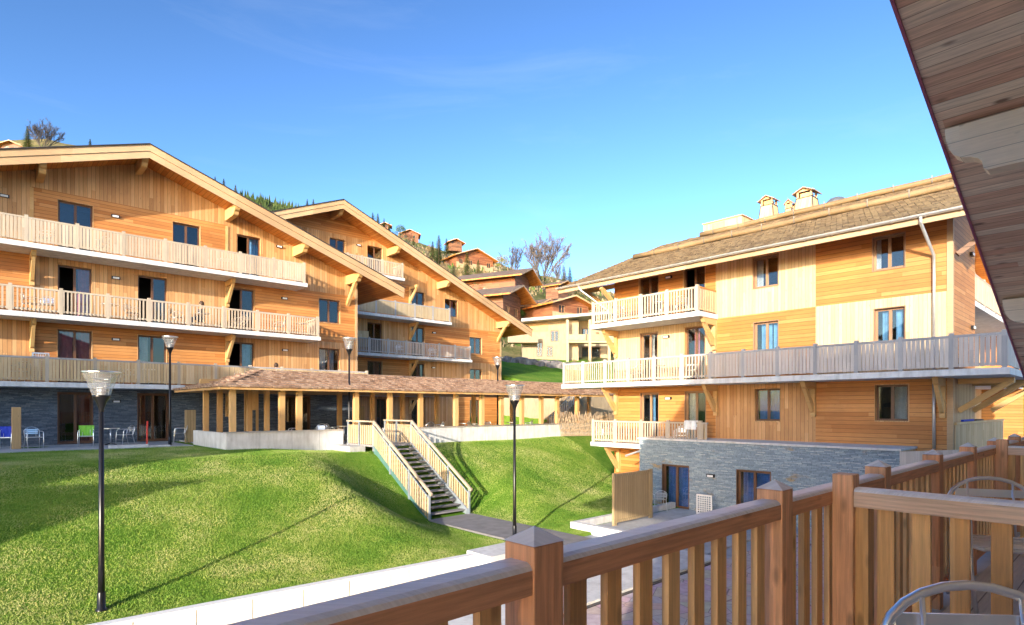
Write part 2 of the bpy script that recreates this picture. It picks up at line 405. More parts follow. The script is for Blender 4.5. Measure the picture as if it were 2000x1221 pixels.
class Fr:                                   # a facade frame: u along the wall (to the right seen from outside), n outward
    def __init__(s, O, u): s.O = Vector(O); s.u = Vector(u); s.n = s.u.cross(Vector((0, 0, 1)))
    def p(s, a, o, z): q = s.O + s.u * a + s.n * o; return (q.x, q.y, z)
    def box(s, mb, a0, a1, o0, o1, z0, z1, mat, top=None):
        if a0 > a1: a0, a1 = a1, a0
        if o0 > o1: o0, o1 = o1, o0
        P = s.p
        mb.hexa([P(a0, o1, z0), P(a1, o1, z0), P(a1, o0, z0), P(a0, o0, z0), P(a0, o1, z1), P(a1, o1, z1), P(a1, o0, z1), P(a0, o0, z1)], mat, top)

def clip(poly, f):
    out = []
    for i in range(len(poly)):
        a, b = poly[i], poly[(i + 1) % len(poly)]; fa, fb = f(a), f(b)
        if fa >= 0: out.append(a)
        if (fa >= 0) != (fb >= 0):
            t = fa / (fa - fb); out.append((a[0] + (b[0] - a[0]) * t, a[1] + (b[1] - a[1]) * t))
    return out
def wall(mb, fr, a0, a1, z0, z1, holes, matfn, ab=(), zb=(), clips=(), o=0.0):
    A = sorted(set([a0, a1] + [v for h in holes for v in h[:2]] + list(ab))); Z = sorted(set([z0, z1] + [v for h in holes for v in h[2:4]] + list(zb)))
    A = [v for v in A if a0 <= v <= a1]; Z = [v for v in Z if z0 <= v <= z1]
    for i in range(len(A) - 1):
        for j in range(len(Z) - 1):
            ca, cz = (A[i] + A[i + 1]) / 2, (Z[j] + Z[j + 1]) / 2
            if any(h[0] < ca < h[1] and h[2] < cz < h[3] for h in holes): continue
            p = [(A[i], Z[j]), (A[i + 1], Z[j]), (A[i + 1], Z[j + 1]), (A[i], Z[j + 1])]
            for c in clips:
                p = clip(p, c)
                if len(p) < 3: break
            if len(p) >= 3: mb.poly([fr.p(a, o, z) for a, z in p], matfn(ca, cz))

def curtain(mb, fr, a0, a1, z0, z1, o, mat, amp=.03):
    n = max(4, int((a1 - a0) / .03)); ps = []
    for i in range(n + 1):
        a = a0 + (a1 - a0) * i / n; ps.append((a, o + amp * math.sin(a * 38) * (.6 + .4 * math.sin(a * 9))))
    for i in range(n):
        (a, q), (b, r) = ps[i], ps[i + 1]
        mb.poly([fr.p(a, q, z0), fr.p(b, r, z0), fr.p(b, r, z1), fr.p(a, q, z1)], mat)

def window(root, fr, a0, a1, z0, z1, style='dark', frame='brown_frame', leaves=2, cur=None, opened=False, name='window', trim=True):
    """window or glazed door set in its opening; holes are cut in the wall"""
    mb = MB(); w = .07; dp = .14
    # reveal
    P = fr.p
    rv = 'light_frame' if frame == 'light_frame' else 'cladding_upright'
    if style == 'stone': rv = 'brown_frame'
    fr.box(mb, a0, a0 + .03, -.2, .012, z0, z1, rv); fr.box(mb, a1 - .03, a1, -.2, .012, z0, z1, rv)
    fr.box(mb, a0 + .03, a1 - .03, -.2, .012, z1 - .03, z1, rv); fr.box(mb, a0 + .03, a1 - .03, -.2, .03, z0, z0 + .035, rv)
    A0, A1, Z0, Z1 = a0 + .03, a1 - .03, z0 + .035, z1 - .03
    o0, o1 = -dp - .06, -dp
    fr.box(mb, A0, A0 + w, o0, o1, Z0, Z1, frame); fr.box(mb, A1 - w, A1, o0, o1, Z0, Z1, frame)
    fr.box(mb, A0 + w, A1 - w, o0, o1, Z1 - w, Z1, frame); fr.box(mb, A0 + w, A1 - w, o0, o1, Z0, Z0 + w, frame)
    mid = (A0 + A1) / 2
    if leaves == 2: fr.box(mb, mid - w * .7, mid + w * .7, o0, o1 + .01, Z0 + w, Z1 - w, frame)
    f = mb.build(name, root)
    inner0, inner1 = A0 + w, A1 - w
    halves = [(inner0, mid - w * .7), (mid + w * .7, inner1)] if leaves == 2 else [(inner0, inner1)]
    for k, (h0, h1) in enumerate(halves):
        if opened and k == 0: continue
        g = MB(); fr.box(g, h0, h1, -dp - .04, -dp - .02, Z0 + w, Z1 - w, 'window_glass'); g.build('pane', f)
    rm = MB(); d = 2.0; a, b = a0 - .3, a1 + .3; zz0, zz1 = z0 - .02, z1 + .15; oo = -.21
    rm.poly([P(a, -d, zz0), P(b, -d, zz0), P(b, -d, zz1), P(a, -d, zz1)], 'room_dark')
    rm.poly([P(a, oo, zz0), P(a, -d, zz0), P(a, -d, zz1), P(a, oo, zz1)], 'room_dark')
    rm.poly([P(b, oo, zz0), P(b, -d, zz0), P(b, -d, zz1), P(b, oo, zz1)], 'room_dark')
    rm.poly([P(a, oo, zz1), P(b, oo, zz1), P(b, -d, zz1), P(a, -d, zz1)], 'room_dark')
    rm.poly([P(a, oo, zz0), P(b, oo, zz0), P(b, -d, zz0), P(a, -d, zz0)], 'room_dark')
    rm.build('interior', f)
    if cur:
        mat, spans = cur
        for s0, s1 in spans:
            c = MB(); curtain(c, fr, a0 + (a1 - a0) * s0, a0 + (a1 - a0) * s1, z0 + .06, z1 - .05, -.34, mat); c.build('curtain', f)
    return f

def picket_run(root, fr, a0, a1, o, zf, posts, dense, mats, side=None, name='railing_panel', h=1.0, z_post=.07, pw=None, gp=None):
    """railing along u at offset o: posts at given a; panels between; each panel one mesh"""
    mp, mr, mk = mats
    pts = sorted(posts)
    for a in pts:
        b = MB(); fr.box(b, a - .06, a + .06, o - .06, o + .06, zf - .12, zf + h + z_post, mp); b.build('post', root)
    ends = [a0] + pts + [a1]
    ends = sorted(set(round(e, 4) for e in ends))
    for i in range(len(ends) - 1):
        s0 = ends[i] + (.06 if ends[i] in [round(p, 4) for p in pts] else 0); s1 = ends[i + 1] - (.06 if ends[i + 1] in [round(p, 4) for p in pts] else 0)
        if s1 - s0 < .08: continue
        b = MB()
        fr.box(b, s0, s1, o - .055, o + .055, zf + h - .07, zf + h, mr)
        fr.box(b, s0, s1, o - .03, o + .03, zf + .09, zf + .16, mr)
        d = dense(0.5 * (s0 + s1)) if callable(dense) else dense
        w, g = (.098, .018) if d == 1 else ((.055, .075) if d == 0 else (.11, .05))
        if pw: w, g = pw, gp
        n = max(1, int((s1 - s0 + g) / (w + g))); st = (s1 - s0 + g) / n; ww = st - g
        mkk = mk(0.5 * (s0 + s1)) if callable(mk) else mk
        for q in range(n):
            c0 = s0 + q * st + random.uniform(-.004, .004)
            fr.box(b, c0, c0 + ww, o + .03, o + .052 + random.uniform(0, .004), zf + .06 + random.uniform(-.01, .01), zf + h - .075, mkk)
        b.build(name, root)

def console(root, fr, a, z1, o1=1.15, w=.16, name='balcony_bracket'):
    """horizontal timber under a slab with a knee brace and a short wall post"""
    b = MB(); P = lambda p, t: fr.p(t, p[0], p[1])
    prof = [(0, z1 - .26), (o1 - .25, z1 - .26), (o1 - .12, z1 - .20), (o1 - .06, z1 - .1), (o1, z1 - .02), (o1, z1 - .004), (0, z1 - .004)]
    b.prism(prof, P, a - w / 2, a + w / 2, 'beam')
    prof = [(0.16, z1 - 1.15), (.16, z1 - .85), (.78, z1 - .26), (1.02, z1 - .26), (.28, z1 - 1.1)]
    b.prism(prof, P, a - w / 2 + .02, a + w / 2 - .02, 'beam')
    fr.box(b, a - w / 2, a + w / 2, .002, .16, z1 - 1.3, z1 - .262, 'beam')
    b.build(name, root)

def purlin(root, fr, a, zt, length, h=.5, w=.24, mat='beam', brace=False, o0=0.0):
    b = MB(); P = lambda p, t: fr.p(t, p[0], p[1]); L = length
    prof = [(o0, zt - h), (L - .42, zt - h), (L - .32, zt - h + .03), (L - .26, zt - h + .10), (L - .22, zt - h + .17), (L - .10, zt - h + .22), (L - .03, zt - h + .30), (L, zt - .08), (L, zt), (o0, zt)]
    b.prism(prof, P, a - w / 2, a + w / 2, mat)
    if brace:
        b.prism([(.0, zt - h - 1.25), (.0, zt - h - .95), (.80, zt - h - .002), (1.08, zt - h - .002)], P, a - w / 2 + .03, a + w / 2 - .03, mat)
    b.build('purlin', root)

def wall_lamp(root, fr, a, z, o=0.0):
    b = MB(); fr.box(b, a - .16, a + .16, o, o + .09, z - .06, z + .06, 'black_metal'); fr.box(b, a - .12, a + .12, o + .09, o + .11, z - .05, z + .03, 'white_paint'); b.build('wall_lamp', root)

def gable_roof(root, fr, ax, az, sl, hwL, hwR, o_front, o_back, t=.30, soff='soffit_orange', fascia=True, topmat='roof_far'):
    """two slabs; (ax,az) ridge top in the facade frame"""
    for sgn, hw in ((-1, hwL), (1, hwR)):
        b = MB(); P = fr.p
        e = ax + sgn * hw; ze = az - sl * hw
        q = [(ax, az), (e, ze), (e, ze - t), (ax, az - t)]
        F0 = [P(a, o_front, z) for a, z in q]; B0 = [P(a, o_back, z) for a, z in q]
        b.poly([F0[0], F0[1], B0[1], B0[0]], topmat); b.poly([F0[2], F0[3], B0[3], B0[2]], soff)
        b.poly(F0, 'fascia'); b.poly(B0[::-1], 'fascia'); b.poly([F0[1], F0[2], B0[2], B0[1]], 'fascia'); b.poly([F0[0], F0[3], B0[3], B0[0]], 'fascia')
        b.build('roof_slope', root)
        if fascia:
            for nm, (dz0, dz1, oo) in (('bargeboard', (.03, -.25, .075)), ('bargeboard', (-.262, -.56, .04))):
                b = MB(); qq = [(ax, az + dz0), (e + sgn * .05, ze + dz0 - sl * .05), (e + sgn * .05, ze + dz1 - sl * .05), (ax, az + dz1)]
                b.prism(qq, lambda p, t_: P(p[0], t_, p[1]), o_front + .002, o_front + oo, 'fascia'); b.build(nm, root)
            b = MB(); qq = [(ax, az + .075), (e + sgn * .09, ze + .075 - sl * .09), (e + sgn * .09, ze + .034 - sl * .09), (ax, az + .034)]
            b.prism(qq, lambda p, t_: P(p[0], t_, p[1]), o_back, o_front + .13, 'roof_far', 'dark_trim'); b.build('roof_edge', root)

def shingles(mb, O, U, V, nu, nv, lu, lv, mat, jit=.02, th=.03, lim=None):
    """rows of shakes: O lower left, U unit along the eave, V unit up the slope"""
    O = Vector(O); U = Vector(U).normalized(); V = Vector(V).normalized(); N = U.cross(V).normalized()
    if N.z < 0: N = -N
    for r in range(nv):
        for c in range(nu):
            u0 = c * lu + (lu / 2 if r % 2 else 0) + random.uniform(-.01, .01); u1 = u0 + lu - random.uniform(.004, .02)
            v0 = r * lv + random.uniform(-jit, jit); v1 = (r + 1) * lv + .06
            if lim:
                l0, l1 = lim(v0)
                if u1 < l0 or u0 > l1: continue
                u0 = max(u0, l0); u1 = min(u1, l1)
            h0 = th + random.uniform(0, .018); p = []
            for (u, v, h) in ((u0, v0, 0), (u1, v0, 0), (u1, v1, 0), (u0, v1, 0), (u0, v0, h0), (u1, v0, h0 + random.uniform(-.006, .006)), (u1, v1, .006), (u0, v1, .006)):
                p.append(O + U * u + V * v + N * (h + .01))
            mb.hexa(p, mat)

# ================================================================== TERRAIN
PLAT = -1.62; LOW = -4.12
SIL = [(-3000, .5), (0, .452), (90, .455), (200, .43), (400, .392), (470, .357), (540, .33), (640, .335), (700, .325), (780, .29), (870, .262), (940, .252), (1000, .235), (1090, .215), (1200, .19), (1500, .16), (3000, .16)]
def sil(px):
    for (a, p), (b, q) in zip(SIL, SIL[1:]):
        if a <= px <= b: return p + (q - p) * (px - a) / (b - a)
    return SIL[0][1] if px < 0 else SIL[-1][1]
GD = [(62, 0), (73, .0), (90, .40), (115, .68), (150, .88), (220, 1.0)]
def gd(d):
    if d <= 62: return 0
    for (a, p), (b, q) in zip(GD, GD[1:]):
        if a <= d <= b: return p + (q - p) * (d - a) / (b - a)
    return 1
def lwy(x): return 12.62 - .075 * (x - 1.8)
def yoff(x, y): return (lwy(min(9.6, max(-9, x))) - 12.5) * max(0, 1 - abs(y - 12.5) / 3) * (1 - sm(9.6, 12, x))
def prof(t):
    t = min(1, max(0, t)); return .45 * t + .55 * t * t * (3 - 2 * t)
def ground(x, y):
    d = x * FX + y * FY
    yb = 12.5 + yoff(x, 12.5)
    # yard
    stair = LOW + (PLAT - LOW) * min(1, max(0, (y - 17.6) / 4.1)) - .22 * sm(17.6, 18.2, y)
    mound = -3.86 + (PLAT + 3.86) * prof((y - yb - .1) / 8.6)
    yt = 13.2 + max(0, x - 15) * .5; right = LOW + (PLAT - .12 - LOW) * prof((y - yt) / (23.4 - yt))
    if x < 13.2:
        w = sm(12.15, 8.2, x); z = stair + (mound - stair) * w
    else:
        w = sm(14.2, 17.0, x); z = stair + (right - stair) * w
    z += .05 * mnoise.noise(Vector((x * .25, y * .25, 3))) * sm(13, 15, y)
    if y <= yb + .005 or (x > 15.2 and y < 13.3): z = -4.2 - .5 * (1 - sm(9.8, 11, x)) * (1 if y > 9.2 else 0)
    # behind the pavilion the slope rises
    wx = sm(34.3, 35.0, x)
    field = 1.0 + .235 * (y - 31)
    if y > 30.9:
        z = z * (1 - wx) + field * wx if x > 34 else PLAT + max(0, min(1, (d - 55) / 18)) * 7.5
    if d > 60:
        px = 1000 + F * (x * RX + y * RY) / d
        t = .085 + (sil(px) - .085) * gd(d); dd = min(d, 230)
        zh = t * dd - (d - dd) * .02 + (2.5 * mnoise.noise(Vector((x * .02, y * .02, 0))) + 1.0 * mnoise.noise(Vector((x * .07, y * .07, 5)))) * sm(75, 120, d)
        if y > 13: z = z + (zh - z) * sm(60, 76, d)
    return z
def axis(parts):
    out = []
    for a, b, st in parts:
        n = max(1, round((b - a) / st)); out += [a + (b - a) * i / n for i in range(n)]
    return out + [parts[-1][1]]
XS = axis([(-260, -60, 20), (-60, -12, 4), (-12, 36, .4), (36, 90, 1.5), (90, 200, 4), (200, 460, 10)])
YS = axis([(-80, -10, 10), (-10, 12.5, 2.5), (12.5, 12.55, .05), (12.55, 32, .39), (32, 80, 1.5), (80, 200, 4), (200, 460, 10)])
def build_terrain():
    nx, ny = len(XS), len(YS)
    Z = [[ground(x, y + yoff(x, y)) for x in XS] for y in YS]
    groups = {'lawn': [], 'hillside': [], 'yard_ground': []}
    for j in range(ny - 1):
        for i in range(nx - 1):
            cx, cy = (XS[i] + XS[i + 1]) / 2, (YS[j] + YS[j + 1]) / 2
            if cy < 12.5: g = 'yard_ground'
            elif cy < 31 or (cx > 34 and cx * FX + cy * FY < 72) or (cx * FX + cy * FY < 58): g = 'lawn'
            else: g = 'hillside'
            groups[g].append((i, j))
    for g, cells in groups.items():
        idx = {}; vs = []; fs = []
        def vi(i, j):
            k = (i, j)
            if k not in idx: idx[k] = len(vs); vs.append((XS[i], YS[j] + yoff(XS[i], YS[j]), Z[j][i]))
            return idx[k]
        for i, j in cells: fs.append((vi(i, j), vi(i + 1, j), vi(i + 1, j + 1), vi(i, j + 1)))
        me = bpy.data.meshes.new(g); me.from_pydata(vs, [], fs); me.materials.append(MATS[{'lawn': 'lawn_grass', 'hillside': 'hill_grass', 'yard_ground': 'asphalt'}[g]])
        me.polygons.foreach_set('use_smooth', [True] * len(fs)); me.update()
        o = bpy.data.objects.new(g, me); COL.objects.link(o); o['kind'] = 'structure'
build_terrain()

def sheet(name, x0, x1, y0, y1, z, mat, thick=.0):
    b = MB()
    if thick: b.box(x0, x1, y0, y1, z - thick, z, mat)
    else: b.poly([(x0, y0, z), (x1, y0, z), (x1, y1, z), (x0, y1, z)], mat)
    o = b.build(name); o['kind'] = 'structure'; return o
sheet('paved_yard', 2, 21.5, -3.0, 7.9, -4.17, 'pink_paving', .02)
sheet('concrete_walkway', 4, 15.2, 8.0, 9.3, -4.10, 'concrete_white', .09)
sheet('drain_channel', 2, 15.2, 7.9, 7.998, -4.15, 'dark_trim', .04)
sheet('path', 12.3, 14.3, 9.4, 17.75, -4.06, 'path_paving', .08)
sheet('terrace_paving', -14, 7.1, 27.6, 32, PLAT + .03, 'concrete_grey', .3)
sheet('pavilion_floor', 7.6, 33, 24.4, 38.2, PLAT + .06, 'concrete_grey', .2)
# ================================================================== LEFT CHALET (A)
fA = Fr((0, 32, 0), (1, 0, 0)); YAb = 30.5
A = thing('apartment_chalet', (5, 32, PLAT), 'large timber chalet with three long balconies over a dark slate ground floor', 'building')
def xa(px): return xY(px, 32.0)
FL = [PLAT, 1.06, 3.86, 6.66]
apA = (6.0, 11.72, .345)        # ridge x, z, slope
holesA = []
def dr(px0, px1, zf, h=2.38): holesA.append((xa(px0), xa(px1), zf, zf + h)); return holesA[-1]
specA = []
for px0, px1, cur, op in ((112, 183, None, 0), (336, 392, None, 0), (462, 510, ('blue_curtain', [(.55, .95)]), 1)): specA.append((dr(px0, px1, FL[3]), cur, op))
for px0, px1, cur, op in ((111, 181, ('pink_cloth', [(.6, .95)]), 1), (268, 328, None, 1), (446, 498, None, 1)): specA.append((dr(px0, px1, FL[2]), cur, op))
for px0, px1, cur, op in ((111, 181, ('pink_cloth', [(.06, .46), (.55, .94)]), 0), (268, 327, ('white_curtain', [(.1, .4)]), 0), (446, 498, ('blue_curtain', [(.5, .9)]), 1)): specA.append((dr(px0, px1, FL[1]), cur, op))
def wi(px0, px1, z0, z1): holesA.append((xa(px0), xa(px1), z0, z1)); return holesA[-1]
specA.append((wi(622, 665, 4.86, 6.28), None, 0)); specA.append((wi(622, 665, 2.02, 3.46), ('white_curtain', [(.05, .42), (.55, .8)]), 0))
for px0, px1, cur in ((112, 182, ('red_curtain', [(.55, .95)])), (268, 330, ('red_curtain', [(.05, .3)])), (480, 503, None), (556, 606, None)): specA.append((dr(px0, px1, FL[0] + .06, 2.25), cur, 0))
specA.append(((xa(-160), xa(-100), FL[1], FL[1] + 2.38), None, 0)); holesA.append(specA[-1][0])
def matA(a, z):
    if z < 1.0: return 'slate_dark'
    up = a < xa(62) or a > xa(443)
    if z > 9.35: return 'cladding_upright'
    lv = 3 if z > 6.6 else (2 if z > 3.8 else 1)
    if lv == 2: up = not up
    return 'cladding_upright' if up else 'cladding_level'
A_R = 17.07; A_L = -5.2
clA = [lambda p: (apA[1] - .25 - apA[2] * (p[0] - apA[0])) - p[1], lambda p: (apA[1] - .25 + apA[2] * (p[0] - apA[0])) - p[1]]
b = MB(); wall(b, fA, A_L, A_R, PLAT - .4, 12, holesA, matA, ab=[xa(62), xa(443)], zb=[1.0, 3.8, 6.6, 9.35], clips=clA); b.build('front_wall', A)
b = MB()
for x in (A_L, A_R):
    b.poly([(x, 32, PLAT - .5), (x, 48, PLAT - .5), (x, 48, 11.42 - .345 * abs(x - 6)), (x, 32, 11.42 - .345 * abs(x - 6))], 'cladding_level')
b.poly([(A_L, 48, PLAT - .5), (A_R, 48, PLAT - .5), (A_R, 48, 7.7), (6, 48, 11.5), (A_L, 48, 7.7)], 'cladding_level')
b.build('side_wall', A)
for (a0, a1, z0, z1), cur, op in specA:
    window(A, fA, a0, a1, z0, z1, cur=cur, opened=op, style='stone' if z1 < 1 else 'wood', name='window' if z1 - z0 < 2 else 'balcony_door')
gable_roof(A, fA, apA[0], apA[1], apA[2], 13.2, 13.2, 1.7, -16.5)
for px in (82, 280, 458, 592, 697, -90):
    x = xY(px, 30.9); purlin(A, fA, x, apA[1] - .302 - apA[2] * abs(x - apA[0]) - (.04 if abs(x - 6) > .3 else 0), 1.62, h=.52, brace=(px == 697))
b = MB(); fA.box(b, A_R - .12, A_R + .03, -.1, .03, 1.06, 7.4, 'fascia'); b.build('corner_board', A)
for px0 in (62, 443):
    b = MB(); a = xa(px0); fA.box(b, a - .06, a + .06, .002, .035, 1.06, 9.3 if px0 > 100 else 9.3, 'beam'); b.build('cover_board', A)
for lv, (xend, posts, dense, mats) in enumerate((
    (xY(718, YAb), [92, 186, 271, 350, 422, 489.7, 552, 611, 665, 717.7, -20, -140], 1, ('rail_wood', 'rail_grey', 'picket_gold')),
    (xY(624, YAb), [20, 119.7, 211, 292, 368.6, 438, 504, 564.6, 622, -80], 0, ('rail_wood', 'rail_wood', 'picket_white')),
    (xY(598, YAb), [51.6, 151.6, 242, 324, 402, 470.5, 536, 595, -55, -170], 1, ('rail_wood', 'rail_wood', 'picket_white')))):
    zf = FL[lv + 1]; b = MB(); x0 = A_L
    fA.box(b, x0, xend + .08, 0.003, 1.5, zf - .2, zf, 'concrete_white'); sb = b.build('balcony', A)
    ps = [xY(p, YAb) for p in posts if xY(p, YAb) > x0]
    picket_run(sb, fA, x0, xend, 1.42, zf, ps, dense, mats, h=1.02)
    b = MB()       # end railing back to the wall
    fe = Fr((xend, 32, 0), (0, 1, 0)); 
    picket_run(sb, fe, -1.36, -.02, -.04, zf, [], 0 if lv else 0, mats, name='end_railing')
for z1 in (3.66, 6.46):
    for px in (62, 443): console(A, fA, xa(px), z1)
for px in (443,): console(A, fA, xa(px), .86)
for px, py in ((8, 383), (225, 423), (545, 482), (226, 543), (555, 583), (226, 663), (556, 684), (227, 784)):
    wall_lamp(A, fA, xa(px), (HY - py) / F * dY(px, 32))

# ================================================================== MIDDLE CHALET (B)
fB = Fr((0, 38.3, 0), (1, 0, 0)); YBb = 36.8
B = thing('apartment_chalet', (25, 38.3, PLAT), 'timber chalet behind the pavilion, its gable half hidden by the left chalet', 'building')
def xb(px): return xY(px, 38.3)
apB = (18.5, 13.9, .40)
holesB = [];specB = []
def hb(px0, px1, z0, z1, cur=None): holesB.append((xb(px0), xb(px1), z0, z1)); specB.append((holesB[-1], cur))
for p in ((643, 675), (717, 748)): hb(p[0], p[1], 9.46, 11.8)
hb(803, 830, 6.66, 9.0); hb(868, 895, 7.35, 8.8, ('pink_cloth', [(.55, .8)]))
for p in ((717, 747), (803, 830)): hb(p[0], p[1], 3.86, 6.25)
hb(917, 942, 4.5, 5.95, ('red_curtain', [(.55, .9)]))
for p in ((717, 747), (803, 830)): hb(p[0], p[1], 1.06, 3.45, ('red_curtain', [(.55, .9)]))
hb(917, 942, 1.9, 3.3)
for p in ((735, 755), (803, 830), (917, 938)): hb(p[0], p[1], PLAT + .06, .7)
def matB(a, z):
    k = a > xb(800)
    if z > 12.1: return 'cladding_level'
    lv = 4 if z > 9.4 else (3 if z > 6.6 else (2 if z > 3.8 else (1 if z > 1 else 0)))
    if lv == 0: return 'cladding_upright' if a < xb(890) else 'cladding_level'
    if lv == 4: return 'cladding_upright'
    up = (lv % 2 == 1) if k else (lv % 2 == 0)
    return 'cladding_upright' if up else 'cladding_level'
B_R = 34.2; B_L = 4.0
clB = [lambda p: (apB[1] - .25 - apB[2] * (p[0] - apB[0])) - p[1], lambda p: (apB[1] - .25 + apB[2] * (p[0] - apB[0])) - p[1]]
b = MB(); wall(b, fB, B_L, B_R, PLAT - .4, 14, holesB, matB, ab=[xb(800), xb(890)], zb=[1, 3.8, 6.6, 9.4, 12.1], clips=clB); b.build('front_wall', B)
b = MB()
for x in (B_L, B_R):
    zt = apB[1] - .3 - .4 * abs(x - 18.5); b.poly([(x, 38.3, PLAT - .5), (x, 54, PLAT - .5), (x, 54, zt), (x, 38.3, zt)], 'cladding_level')
b.poly([(B_L, 54, PLAT - .5), (B_R, 54, PLAT - .5), (B_R, 54, 7.3), (18.5, 54, 13.6), (B_L, 54, 7.8)], 'cladding_level'); b.build('side_wall', B)
for (a0, a1, z0, z1), cur in specB: window(B, fB, a0, a1, z0, z1, cur=cur, name='window' if z1 - z0 < 2 else 'balcony_door')
gable_roof(B, fB, apB[0], apB[1], apB[2], 16.5, 17.75, 1.7, -16.5)
for px in (664, 775, 873, 990):
    x = xY(px, 37.1); purlin(B, fB, x, apB[1] - .302 - apB[2] * abs(x - apB[0]) - .04, 1.62, h=.52, brace=(px == 990))
b = MB(); fB.box(b, B_R - .12, B_R + .03, -.1, .03, PLAT, 7.2, 'fascia'); b.build('corner_board', B)
for lv, (pe, posts, dense, mats) in enumerate((
    (868, [700, 740, 780, 824, 866], 0, ('rail_grey', 'rail_grey', 'picket_grey')),
    (921, [722, 759, 794, 828, 859, 890, 919], 0, ('rail_grey', 'rail_grey', 'picket_grey')),
    (881, [700, 735, 773, 811, 846, 879], 1, ('rail_grey', 'rail_grey', 'picket_wood')),
    (789, [680, 708, 748, 787], 0, ('rail_wood', 'rail_wood', 'picket_white')))):
    zf = [1.06, 3.86, 6.66, 9.46][lv]; xe = xY(pe, YBb); x0 = 14.0
    b = MB(); fB.box(b, x0, xe + .08, .003, 1.5, zf - .2, zf, 'concrete_white'); sb = b.build('balcony', B)
    picket_run(sb, fB, x0, xe, 1.42, zf, [xY(p, YBb) for p in posts], dense, mats, h=1.02)
    picket_run(sb, Fr((xe, 38.3, 0), (0, 1, 0)), -1.36, -.02, -.04, zf, [], 0, mats, name='end_railing')
b = MB(); fB.box(b, xY(697, YBb), xY(722, YBb), 1.30, 1.36, 4.25, 5.35, 'picket_gold'); b.build('privacy_screen', B)
for z1 in (3.66, 6.46, 9.26, .86): console(B, fB, xb(800), z1)
wall_lamp(B, fB, xb(847), (HY - 650) / F * dY(847, 38.3)); wall_lamp(B, fB, xb(700), (HY - 479) / F * dY(700, 38.3)); wall_lamp(B, fB, xb(846), (HY - 718) / F * dY(846, 38.3))

# ================================================================== RIGHT CHALET (C)
XC = 23.5; XCb = 22.0
fC = Fr((XC, 0, 0), (0, -1, 0))           # a = -y
C = thing('apartment_chalet', (28, 11, -4.2), 'right hand timber chalet with shake roof, chimneys and a slate block at its foot', 'building')
def ac(px, X=XC): return -yX(px, X)
CF = [-1.62, 1.18, 3.98]; C0, C1 = ac(1200), -4.3        # far left end and near corner
ES = .42; EZ = 6.05; EX = 22.1                          # eave height, slope
holesC = []; specC = []
def hc(px0, px1, z0, z1, cur=None, fr_='brown_frame', op=0): holesC.append((ac(px0), ac(px1), z0, z1)); specC.append((holesC[-1], cur, fr_, op))
def zc(px, py, X=XC): return (HY - py) / F * dX(px, X)
hc(1247, 1287, CF[2], 6.2); hc(1334, 1378, CF[2], 6.25, op=1)
hc(1470, 1521, zc(1495, 562), zc(1495, 500), ('white_curtain', [(.05, .28)]), 'light_frame'); hc(1703, 1769, zc(1735, 527), zc(1735, 458), ('white_curtain', [(.04, .2)]), 'light_frame')
hc(1250, 1285, CF[1], 3.55, ('white_curtain', [(.3, .6)]), 'light_frame'); hc(1337, 1378, CF[1], 3.6, ('pink_cloth', [(.3, .55)]))
hc(1471, 1521, zc(1495, 690), zc(1495, 627), ('blue_curtain', [(.2, .62), (.68, .97)]), 'light_frame'); hc(1706, 1769, zc(1735, 672), zc(1735, 600), ('blue_curtain', [(.2, .5), (.62, .92)]), 'light_frame')
hc(1250, 1287, CF[0] + .05, .72, ('blue_curtain', [(.3, .6)]), 'light_frame'); hc(1337, 1379, CF[0] + .05, .75, ('white_curtain', [(.05, .35)]), 'light_frame')
hc(1473, 1525, zc(1498, 824), zc(1498, 758), ('deep_blue_curtain', [(.08, .94)])); hc(1708, 1776, zc(1740, 824), zc(1740, 750), ('white_curtain', [(.5, .95)]))
s1, s2 = ac(1398), ac(1593)
def matC(a, z):
    lv = 2 if z > 3.82 else (1 if z > 1.02 else 0); k = 0 if a < s1 else (1 if a < s2 else 2)
    up = {(2, 0): 0, (2, 1): 1, (2, 2): 0, (1, 0): 1, (1, 1): 0, (1, 2): 1, (0, 0): 0, (0, 1): 1, (0, 2): 0}[(lv, k)]
    if lv == 0 and k: return 'cladding_upright' if up else 'cladding_level'
    return 'pale_upright' if up else 'gold_level'
b = MB(); wall(b, fC, C0, C1, -4.4, 6.35, holesC, matC, ab=[s1, s2], zb=[1.02, 3.82]); b.build('front_wall', C)
for (a0, a1, z0, z1), cur, fm, op in specC: window(C, fC, a0, a1, z0, z1, cur=cur, frame=fm, opened=op, name='window' if z1 - z0 < 2 else 'balcony_door')
b = MB(); fC.box(b, C1 - .14, C1 + .03, -.1, .03, -1.6, 6.3, 'fascia'); b.build('corner_board', C)
# near gable side: flush wall, then a recessed loggia
fS = Fr((0, 4.3, 0), (1, 0, 0)); fS2 = Fr((0, 6.0, 0), (1, 0, 0)); XL = 27.2
RXr, RZr = 31.6, EZ + ES * (31.6 - EX)
clS = [lambda p: (RZr - .35 - ES * (p[0] - RXr)) - p[1], lambda p: (RZr - .35 + ES * (p[0] - RXr)) - p[1]]
b = MB(); wall(b, fS, XC, XL, -4.4, 10, [], lambda a, z: 'gold_level' if z > 1.02 else 'cladding_upright', zb=[1.02], clips=clS); b.build('gable_wall', C)
hS = [(xx, xx + 1.1, z, z + 2.2) for z in CF for xx in (28.2, 30.6, 33.4, 36.4)]
b = MB(); wall(b, fS2, XL, 39.7, -4.4, 10, hS, lambda a, z: 'pale_upright', clips=clS)
b.poly([(XL, 4.3, -4.4), (XL, 6.0, -4.4), (XL, 6.0, 8), (XL, 4.3, 8)], 'pale_upright'); b.build('loggia_wall', C)
for h in hS: window(C, fS2, *h, name='balcony_door', leaves=1, cur=('red_curtain', [(.5, .95)]) if h[0] > 30 else None)
b = MB(); b.poly([(39.7, 4.3, -4.4), (39.7, 18.0, -4.4), (39.7, 18.0, 6.3), (39.7, 4.3, 6.3)], 'gold_level')
